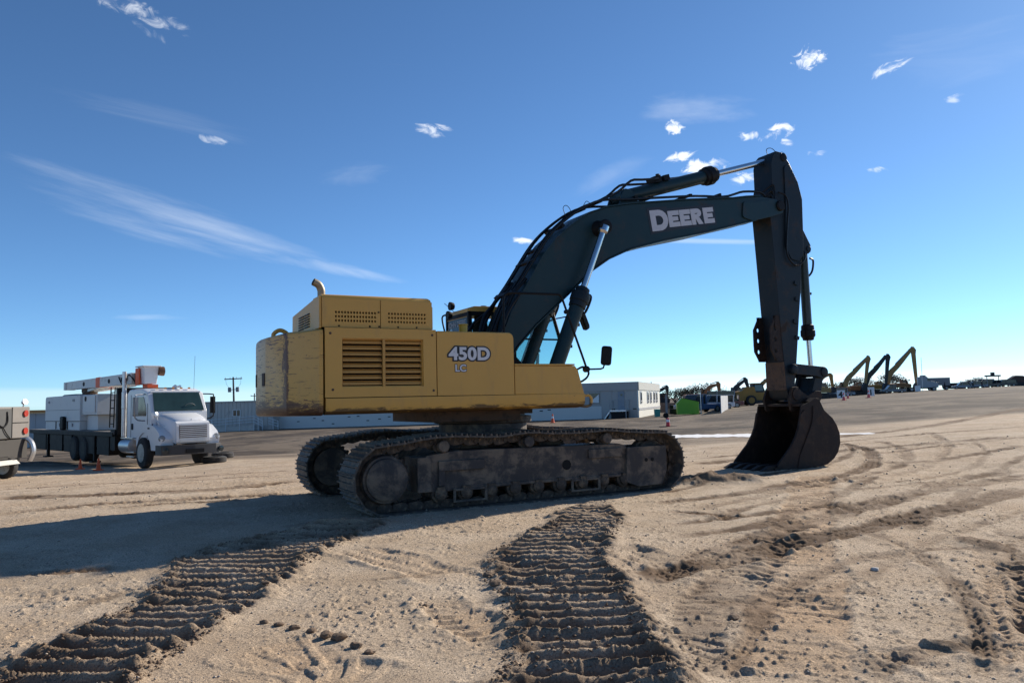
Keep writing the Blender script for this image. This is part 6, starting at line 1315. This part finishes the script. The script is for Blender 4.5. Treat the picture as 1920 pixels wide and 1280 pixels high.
# green dumpster
p = gp(1288, 76); DU = thing('green_dumpster', 'bright green metal dumpster with a sloped black lid', 'dumpster', p, R(-8))
LG = mat('lime_green_paint', (.16, .40, .02), .5, var=.08)
m = MB(); m.prism(rounded([(-1.0, .06), (-1.08, 1.1), (-.62, 1.62), (-.1, 1.60), (1.02, 1.25), (.98, .06)], .02, 2), -.9, .9); m.build('bin_body', LG, DU, .015)
m = MB(); m.prism([(-.45, 1.625), (-.45, 1.665), (1.08, 1.32), (1.06, 1.27)], -.93, .93); m.build('lid', BLK, DU)
for x in (-.5, 0, .5): m = MB(); m.b2(x-.03, x+.03, -.93, -.902, .1, 1.15); m.build('stiffening_rib', LG, DU)
m = MB(); m.b2(.985, 1.06, -.85, .85, .15, 1.26); m.build('bright_end_panel', mat('pale_lime', (.50, .70, .15), .5), DU); m = MB(); m.b2(1.0, 1.35, -.6, .5, .0, .22); m.build('wheel_foot', BLK, DU, .04)
m = MB(); m.b2(-1.9, -1.05, -.5, .5, .05, .6); m.box((-1.6, .2, .75), (.4, .4, .5), .4); o = m.build('scrap_heap', BLK, None, .08); o.location = gp(1288, 78); tag(o, 'dark low equipment heaped against the left side of the green dumpster', 'equipment')
# teal bin by the office corner
m = MB(); m.box((0, 0, .38), (.5, .5, .76), taper=1.1); o = m.build('teal_bin', mat('teal_plastic', (.05, .28, .22), .5), None, .02); o.location = gp(1231, 77); tag(o, 'small teal bin at the right end of the office building', 'bin')
# delineator with base, grey sign post, cones
p = gp(1250.5, 45); DL = thing('delineator', 'red and white delineator on a flat black base in the grey yard', 'delineator', p, 0)
m = MB(); m.lathe((0, 0, .03), (0, 0, .5), [(0, .12), (.2, .10), (.47, .07)], 12); m.build('delineator_body', mat('red_plastic', (.65, .03, .04), .5), DL); m = MB(); m.lathe((0, 0, .28), (0, 0, .42), [(0, .102), (.14, .088)], 12); m.build('reflective_band', WPA, DL); m = MB(); m.b2(-.5, .5, -.12, .12, .0, .035); m.build('rubber_base', BLK, DL)
p = gp(1249, 62); SGN = thing('grey_sign_post', 'grey post with a round disc near its foot beside the green dumpster', 'post', p, 0)
m = MB(); m.box((0, 0, 1.0), (.16, .1, 2.0)); m.build('post', mat('grey_post', (.22, .22, .22), .7), SGN); m = MB(); m.cyl((-.1, -.06, .35), (-.1, -.12, .35), .22, n=16); m.build('disc', BLK, SGN)
cone(1035, 70, .85, 'tall narrow orange cone before the office wall, left of its stair')
# white fence panels
FP = thing('white_panel_fence', 'short fence of upright white panels between the pickup and the wheel loader', 'fence', (0, 0, 0), 0)
FPm = mat('white_fence_panel', (.50, .50, .50), .6, var=.1, vs=2)
for i in range(8):
    px = 1351+i*2.7; Yf = 72+i*4.6; a_ = gp(px, Yf); c_ = gp(px+2.5, Yf+4.4); zt = at(px, 741.5, Yf).z
    m = MB(); dv = Vector((c_.x-a_.x, c_.y-a_.y, 0)); nv = Vector((-dv.y, dv.x, 0)).normalized()*.03
    m.add([tuple(Vector((q.x, q.y, z))+nv*s) for s in (-1, 1) for q, z in ((a_, a_.z-.2), (c_, c_.z-.2), (c_, zt), (a_, zt))], [(0, 1, 2, 3), (7, 6, 5, 4), (0, 1, 5, 4), (1, 2, 6, 5), (2, 3, 7, 6), (3, 0, 4, 7)]); m.build('fence_panel', FPm, FP)
m = MB(); m.tube([(0, 0, 0), (0, 0, 2.1)], .04, 6); o = m.build('chain_fence_post', ALU); o.location = gp(1313.5, 74); tag(o, 'slim grey fence post in front of the blue pickup', 'post')
# low brown fence line behind the dumpster
m = MB(); m.box((0, 0, .6), (8, .1, 1.2)); o = m.build('brown_fence', mat('brown_fence', (.13, .10, .085), .9, var=.4, vs=2)); o.location = gp(1260, 98); tag(o, 'weathered brown fence low behind the green dumpster', 'fence')
# lane signs
def sign(px, Y, ch, label, w_=1.05, h=1.35):
    t = thing('lane_sign', label, 'sign', gp(px, Y), -R(27)); m = MB(); m.b2(-w_/2, w_/2, -.02, .02, .15, h); m.build('sign_board', WPA, t)
    m = MB(); m.tube([(-w_/2, .3, 0), (-w_/2, 0, h)], .03, 4); m.tube([(w_/2, .3, 0), (w_/2, 0, h)], .03, 4); m.build('sign_leg', ALU, t)
    if ch: text('sign_digit', ch, 1.15, .04, mat('sign_black', (.02, .02, .02), .6), t, (-.33, -.026, .32), 0, .004)
sign(1577, 112, '4', 'white lane sign reading 4, near the pink cones'); sign(1634, 118, '1', 'white lane sign reading 1 under the middle tall boom', .9, 1.5); sign(1722, 165, None, 'blank white board at the foot of the tallest boom')
cone(1582, 98, 1.0, 'pink cone nearest the sign reading 4', 'pink cones before the excavators', PINK); cone(1590, 118, .9, 'small pink cone just right of the sign reading 4', 'pink cones before the excavators', PINK); cone(1629, 108, 1.1, 'pink cone left of the sign reading 1', 'pink cones before the excavators', PINK)
# trucks and vehicles along the right skyline
CWH = mat('dusty_white_paint', (.34, .35, .36), .5, var=.15); CSI = mat('dusty_silver_paint', (.20, .21, .22), .5)
def semi(px, Y, label, rz, box=True):
    t = thing('semi_truck', label, 'truck', gp(px, Y), rz); m = MB(); m.prism(rounded([(-1.4, .9), (-1.4, 3.3), (.4, 3.4), (1.2, 2.3), (2.6, 2.0), (2.75, .8)], .15, 3), -1.1, 1.1); m.build('cab', CWH, t, .04)
    m = MB(); m.prism([(.5, 2.35), (.5, 3.1), (.62, 3.1), (1.2, 2.35)], -1.12, 1.12); m.build('window', GLD, t); m = MB(); m.b2(-3.4, 2.4, -.5, .5, .6, .95); m.build('chassis', BLK, t)
    for x in (1.8, -1.6, -2.8):
        for s in (-1, 1): wheel(t, (x, s*.95, .5), .5, .35, out=1 if s < 0 else -1, n=16)
    return t
semi(1735, 178, 'white semi tractor parked right of the tallest boom', R(-20))
t = thing('box_truck', 'long pale box trailer parked right of the white semi tractor', 'trailer', gp(1757, 190), R(-12)); m = MB(); m.b2(-2.6, 2.8, -1.2, 1.2, 1.2, 3.1); m.b2(-3.3, -2.6, -1.2, 1.2, 2.2, 3.8); m.build('box_body', CSI, t)
m = MB(); m.b2(-2.0, .0, -1.23, -1.2, 1.1, 2.2); m.build('side_opening', BLK, t)
for x in (-1.8, 1.9): wheel(t, (x, -1.0, .5), .5, .3, n=14)
m = MB(); m.tube([(0, 0, 0), (.1, 0, 7.5)], .05, 4); o = m.build('tall_whip_mast', ALU); o.location = gp(1731, 170); tag(o, 'tall thin mast rising above the white semi tractor', 'mast')
p = gp(1790, 215); t = thing('roll_off_container', 'dark open container alone on the skyline', 'container', p, R(-15)); m = MB(); m.prism([(-2.6, .1), (-2.9, 1.7), (2.9, 1.7), (2.6, .1)], -1.1, 1.1); m.build('container_body', BLKM, t); 
for k in range(9): m = MB(); m.b2(-2.4+k*.6-.05, -2.4+k*.6+.05, -1.16, -1.101, .2, 1.6); m.build('container_rib', BLKM, t)
VH = [(1806, 'car', CWH, 'white sedan, leftmost of the skyline vehicle row'), (1814, 'suv', CSI, 'silver sport utility at the left of the skyline vehicle row'), (1822, 'pickup', CBK, 'black pickup just left of the walking person on the skyline'), (1833, 'suv', CWH, 'white sport utility between the two people on the skyline'), (1840, 'pickup', CRD, 'dark red pickup behind the right-hand person on the skyline'), (1849, 'van', CWH, 'white van under the dark raised canopy'), (1858, 'pickup', CBK, 'black pickup under the dark raised canopy'), (1868, 'suv', CSI, 'silver sport utility right of the dark canopy'), (1879, 'pickup', CWH, 'large white pickup near the right end of the skyline row'), (1888, 'suv', CBK, 'black sport utility next to the large white pickup')]
for i, (px, kd, cl_, lb) in enumerate(VH): vehicle(lb, px, 205+3*(i % 3), R(160+20*(i % 3)), kd, cl_, 5.0, 1.9, 2.3 if kd == 'van' else 1.85, 'vehicle', 'vehicles parked along the skyline')
p = gp(1864, 214); t = thing('raised_canopy', 'dark flat raised canopy above the skyline vehicles', 'canopy', p, R(-10)); m = MB(); m.b2(-1.7, 1.7, -1, 1, 2.9, 3.3); m.b2(-.4, .4, -.4, .4, 3.31, 4.1); m.build('canopy_top', BLKM, t)
for x in (-1.5, 1.5): m = MB(); m.b2(x-.08, x+.08, -.08, .08, 0, 2.9); m.build('canopy_post', BLKM, t)
p = gp(1911, 205); t = thing('dark_dozer', 'dark tracked machine at the right edge of the skyline', 'machine', p, R(-10)); m = MB(); m.prism(rounded([(-2.5, .3), (-2.2, 1.9), (-.8, 2.8), (.9, 2.7), (2.2, 1.9), (2.6, .3)], .3, 3), -1, 1); m.build('machine_body', mm_col('machine_brown', (.07, .035, .025)), t); m = MB(); m.prism(rounded([(-2.4, 0), (-2.7, .5), (-2, .9), (2, .9), (2.7, .5), (2.4, 0)], .3, 3), -1.4, -1.02); m.build('crawler_track', BLKM, t)
for px, lb, hh in ((1812, 'small dark tree left of the people on the far skyline', 2.3), (1824, 'small round tree above the left-hand skyline person', 2.9), (1835, 'wide low tree between the people on the far skyline', 3.1)): DY[px] = (lb, hh)
# people
def person(px, Y, label, top, legs, h=1.75, ph=0):
    t = thing('person', label, 'person', gp(px, Y), R(90)); me = bpy.data.meshes.new('body')
    vs = [(0, 0, .92), (0, .01, 1.15), (0, .02, 1.42), (0, .02, 1.52), (0, .0, 1.64), (.11, 0, .88), (.16, .10+ph, .48), (.20, .16+ph, .06), (.20, .02+ph, .03), (-.11, 0, .88), (-.14, -.10, .48), (-.16, -.12, .06), (-.16, -.26, .03), (.20, .0, 1.40), (.26, -.08, 1.12), (.25, .06, .90), (-.20, 0, 1.40), (-.27, .10, 1.14), (-.25, -.02, .92), (0, 0, 1.76)]
    ed = [(0, 1), (1, 2), (2, 3), (3, 4), (4, 19), (0, 5), (5, 6), (6, 7), (7, 8), (0, 9), (9, 10), (10, 11), (11, 12), (2, 13), (13, 14), (14, 15), (2, 16), (16, 17), (17, 18)]
    me.from_pydata(vs, ed, []); o = bpy.data.objects.new('body', me); C.objects.link(o); o.parent = t
    sk = o.modifiers.new('s', 'SKIN'); rad = [.15, .15, .17, .07, .10, .11, .075, .05, .05, .11, .075, .05, .05, .08, .055, .04, .08, .055, .04, .085]
    for v, r_ in zip(me.skin_vertices[0].data, rad): v.radius = (r_, r_)
    me.skin_vertices[0].data[0].use_root = True; o.modifiers.new('ss', 'SUBSURF').render_levels = 1; me.materials.append(top); 
    m = MB(); m.lathe((0, 0, .86), (0, 0, 1.0), [(0, .17), (.14, .18)], 10); m.build('trousers', legs, t); m = MB(); m.lathe((0, 0, 1.66), (0, 0, 1.82), [(0, .13), (.02, .115), (.1, .10), (.15, .03)], 10); m.build('cap', legs, t)
    return t
DKC = mat('dark_clothes', (.02, .022, .035), .9)
person(1773, 172, 'person in dark clothes walking at the end of the pale box trailer', DKC, DKC); person(1826, 188, 'left-hand person in dark clothes on the skyline by the vehicles', DKC, DKC, ph=.05); person(1843, 188, 'right-hand person in dark clothes on the skyline by the vehicles', DKC, CRD)
# ---------------------------------------------------------------- trees: limbs plus many leaf clumps through the crown
LEAF = mat('winter_foliage', (.055, .055, .035), .9, var=.6, vs=1.5); BARK = mat('tree_bark', (.08, .065, .05), .95)
def tree(px, Y, h, wd, label, group='trees along the horizon'):
    t = thing('tree', label, 'tree', gp(px, Y), random.random()*6, group); rs = np.random.RandomState(int(px*7+Y))
    m = MB(); m.cyl((0, 0, -.3), (0, 0, h*.45), h*.035, h*.022, 7)
    tips = []
    for k in range(7):
        a = k*2.4; e = Vector((math.cos(a)*wd*.33, math.sin(a)*wd*.33, h*(.55+.3*rs.rand()))); m.tube([(0, 0, h*(.25+.02*k)), tuple(e*.55+Vector((0, 0, h*.15))), tuple(e)], [h*.018, h*.012, h*.005], 5); tips.append(e)
    m.build('trunk', BARK, t)
    n = 700; ctr = np.array([tips[i % 7] for i in range(n)]); off = rs.normal(size=(n, 3))*np.array([wd*.13, wd*.13, h*.085]); c_ = ctr+off; c_[:, 2] = np.maximum(c_[:, 2], h*.28); s_ = wd*(.022+.035*rs.rand(n))
    q = rs.normal(size=(n, 3, 3)); q /= np.linalg.norm(q, axis=2, keepdims=True); V = (c_[:, None]+q*s_[:, None, None]).reshape(-1, 3)
    me = bpy.data.meshes.new('crown'); me.from_pydata(V.tolist(), [], [(3*i, 3*i+1, 3*i+2) for i in range(n)]); me.materials.append(LEAF); o = bpy.data.objects.new('crown', me); C.objects.link(o); o.parent = t
TR = [(1266, 130, 3.6, 4.0, 'bushy dark tree just right of the dark excavator arm'), (1277, 140, 3.4, 4.0, 'low tree right of the bushy dark tree, over the green dumpster'), (1291, 135, 4.0, 4.5, 'rounded grey tree over the right half of the green dumpster'), (1309, 132, 4.4, 5.2, 'fullest tree of the row above the blue pickup'), (1361, 150, 3.5, 4.5, 'tree in the gap above the white panel fence'),
      (1570, 230, 4.6, 6, 'dark tree left of the tall booms'), (1597, 250, 5.2, 6, 'dark tree behind the leftmost tall boom'), (1608, 255, 5.8, 6, 'pointed dark tree between the first two tall booms'), (1642, 250, 5, 6, 'low tree behind the middle tall boom'), (1672, 240, 5.6, 7, 'wide tree right of the middle tall boom'), (1684, 245, 5.4, 7, 'wide tree left of the tallest boom arm'), (1466+45, 240, 4.5, 6, 'low tree showing between the arm and the bucket link')]
for a in TR: tree(*a)
for px, (lb, hh) in DY.items(): tree(px, 225, hh, 3.2, lb)
# parked clutter between the machines: white pickups and trailers seen as separate shapes
for px, Y, kd, cl_, lb in ((1566, 168, 'suv', CWH, 'white sport utility behind the low yellow excavator'), (1580, 172, 'pickup', CWH, 'white pickup at the foot of the leftmost tall boom'), (1607, 195, 'van', CWH, 'white van between the first two tall booms'), (1675, 172, 'pickup', CSI, 'silver pickup in front of the wide tree, left of the orange tracked machine'), (1345, 112, 'van', CWH, 'white van behind the orange excavator arm'), (1462, 150, 'pickup', CSI, 'silver pickup hidden behind the big arm'), (1357, 104, 'car', CRD, 'dark red car over the white panel fence')):
    vehicle(lb, px, Y, R(170), kd, cl_, 5.0, 1.9, 2.4 if kd == 'van' else 1.85, 'vehicle')
